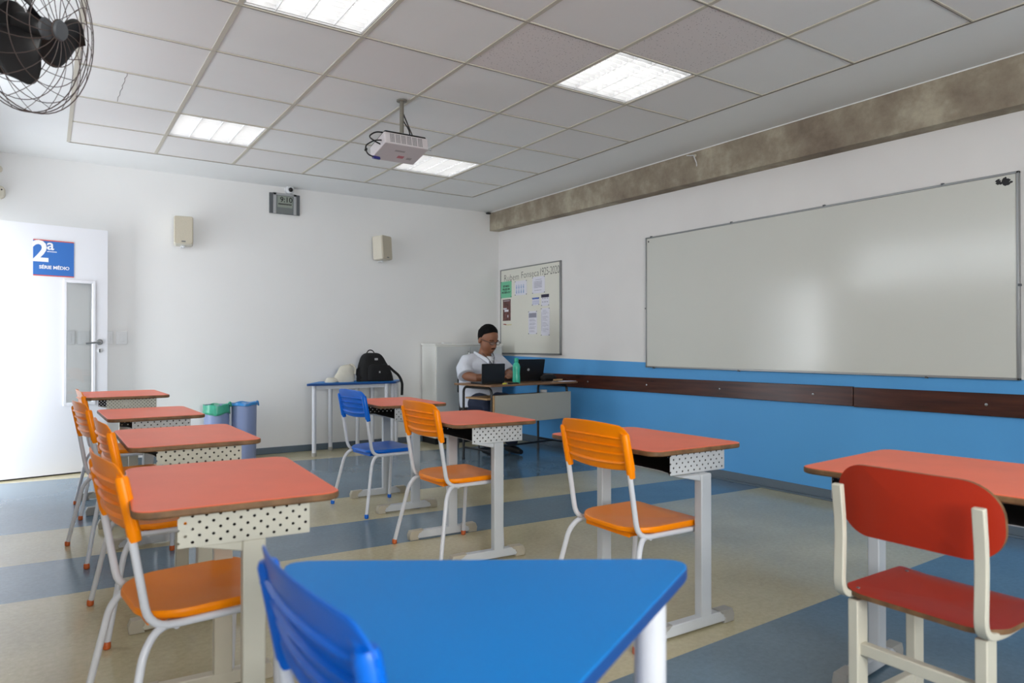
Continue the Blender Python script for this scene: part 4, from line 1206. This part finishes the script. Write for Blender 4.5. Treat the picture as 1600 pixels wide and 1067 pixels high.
# ------------------------------------------------------------------ projector
pj = thing('projector', 'white projector hanging from a ceiling pole with looping black cables', 'projector', (1.976, 4.302, CH))
MB().lathe([(.035, -.008), (.035, 0)], 24).tube([(0, 0, -.004), (0, 0, -.24)], .014, 14).build('pole', mat('grey_pole', (128, 124, 114), .4, metal=.4), pj)
PB = Matrix.Translation((-.005, .03, -.315)) @ Matrix.Rotation(R(-12), 4, 'X')
MB().box(-.012, .012, -.012, .012, -.05, .0, M=Matrix.Translation((0, .0, -.225))).lathe([(.022, -.03), (.024, 0)], 14, M=Matrix.Translation((0, 0, -.225))).build('bracket', M_PLATE, pj)
pbod = MB().prism(rrect(.158, .125, .012), -.042, .036, M=PB).build('body', M_PROJ, pj, bevel=.006)
MB().prism(rrect(.15, .118, .012), .036, .050, M=PB).build('top_plate', M_BLACK, pj, bevel=.004)
vg = MB()
for c in range(6):
    for r in range(6):
        for q in range(3):
            x = -.115 + c * .040 + q * .011; z = -.028 + r * .010
            vg.cbox((x, -.1255, z), (.007, .002, .005), M=PB)
vg.build('vent', M_DARKG, pbod, smooth=False)
st2 = MB().box(.0, .045, .02, .055, -.0435, -.0425, M=PB).build('sticker', mat('pink_sticker', (190, 120, 130), .6), pbod, smooth=False)
MB().box(.07, .105, .03, .06, -.0435, -.0425, M=PB).box(-.05, .02, -.05, -.03, -.0432, -.0425, M=PB).build('label_print', mat('grey_label', (164, 158, 160), .6), pbod, smooth=False)
MB().tube([(.155, -.06, .0), (.20, -.05, .005), (.215, -.05, .0)], .008, 8, M=PB).build('lens_knob', M_SILV, pj)
cbl = MB()
cbl.tube(fillet([(0, 0, -.245), (-.06, -.01, -.235), (-.20, -.03, -.25), (-.25, -.03, -.29), (-.20, -.03, -.315), (-.155, -.02, -.325)], .06), .005, 8)
cbl.tube(fillet([(-.155, -.04, -.30), (-.22, -.05, -.315), (-.28, -.05, -.36), (-.265, -.05, -.41), (-.20, -.03, -.42), (-.155, .0, -.415)], .05), .0045, 8)
cbl.tube(fillet([(.008, .0, -.08), (.05, -.01, -.18), (.10, -.01, -.275)], .06), .0045, 8)
cbl.tube(fillet([(.008, 0, -.13), (.055, -.01, -.20), (.055, -.01, -.265)], .06), .0045, 8)
cbl.tube([(-.27, -.05, -.375), (-.275, -.05, -.392)], .009, 8)
cbl.build('cables', M_BLACK, pj)
MB().tube([(-.215, -.03, -.418), (-.165, -.01, -.414)], .011, 8).build('plug', mat('blue_plug', (50, 50, 130), .4), pj)

# ------------------------------------------------------------------ wall fan
M_FANB = mat('black_fan_plastic', (26, 25, 26), .45, vary=.2, vscale=20); M_WIRE = mat('brown_grey_wire', (86, 74, 70), .5)
RV = Vector((math.cos(YAW), -math.sin(YAW), 0)); FV = Vector((math.sin(YAW), math.cos(YAW), 0))
FC = CAMPOS + FV * 2.25 + RV * ((47 - 800) / 1092.3 * 2.25) + Vector((0, 0, (541 - 40) / 1092.3 * 2.25))
ax = (RV * .99 - FV * .06 + Vector((0, 0, -.16))).normalized()
fan = thing('wall_fan', 'black wall fan with wire cage high at the left edge', 'fan', tuple(FC))
zx = ax; yx = (Vector((0, 0, 1)) - zx * zx.z).normalized(); xx = yx.cross(zx)
FM = Matrix(((xx.x, yx.x, zx.x, 0), (xx.y, yx.y, zx.y, 0), (xx.z, yx.z, zx.z, 0), (0, 0, 0, 1)))
FR = .268
MB().lathe([(.03, -.20), (.07, -.19), (.078, -.12), (.07, -.06), (.03, -.045)], 24, M=FM).build('motor', M_FANB, fan)
hub = MB().lathe([(.034, -.045), (.040, -.04), (.040, .0), (.036, .03), (.030, .045), (.026, .048)], 24, M=FM).build('hub', M_FANB, fan)
MB().lathe([(.033, .047), (.034, .050), (.030, .056), (.005, .060)], 24, M=FM).build('hub_cap', M_DARKG, fan)
for k in range(3):
    a0 = R(-128 + 120 * k)

    def blade(u, v, a0=a0):
        r = .03 + .175 * v; wdt = .55 * math.sin(PI * min(1, .18 + .82 * v) * .80 + .15) + .10
        if v > .8: wdt *= math.sqrt(max(0.0, 1 - ((v - .8) / .2) ** 2)) * .9 + .1
        a = a0 + (u - .5) * 2 * wdt * 1.0 + .25 * v
        z = .01 + (u - .5) * .075 * (1 - .3 * v)
        return (r * math.cos(a), r * math.sin(a), z)
    MB().grid(blade, 14, 16, M=FM).build('blade', M_FANB, fan, solid=.003)


def ringpts(r, z, n=48): return [(r * math.cos(2 * PI * k / n), r * math.sin(2 * PI * k / n), z) for k in range(n + 1)]


def dome(t, front):   # t 0 at rim .. 1 at centre
    r = FR * (1 - t) if t < 1 else 0
    z = (.075 if front else -.085) * (1 - (r / FR) ** 2.2) + (.02 if front else -.02)
    return r, z


cg = MB()
for z in (-.02, .0, .02): cg.tube(ringpts(FR, z), .0020, 5, M=FM, caps=False)
for front in (True, False):
    for t in (.14, .34, .58):
        r, z = dome(t, front); cg.tube(ringpts(r, z), .0015, 5, M=FM, caps=False)
    nw2 = 20
    for k in range(nw2):
        pts = []
        for q in range(11):
            t = .88 * q / 10; r, z = dome(t, front); a = 2 * PI * k / nw2 + (.55 if front else -.55) * t
            pts.append((r * math.cos(a), r * math.sin(a), z))
        cg.tube(pts, .0014, 4, M=FM)
r, z = dome(.88, True); cg.tube(ringpts(r, z, 20), .002, 5, M=FM, caps=False)
cgo = cg.build('cage', M_WIRE, fan)
r, z = dome(.92, True)
MB().lathe([(.030, z), (.032, z + .004), (.028, z + .010), (.004, z + .013)], 22, M=FM).build('badge', M_DARKG, cgo)
arm = MB(); p0 = zx * -.19; wallp = Vector((XL - FC.x, p0.y - .02, -.10))
arm.tube([tuple(p0 + zx * .03), tuple(p0 * 1.15), (wallp.x * .75, wallp.y, -.10), tuple(wallp)], .018, 12)
arm.box(XL - FC.x, XL - FC.x + .012, wallp.y - .05, wallp.y + .05, -.20, .0)
arm.build('wall_arm', M_FANB, fan)
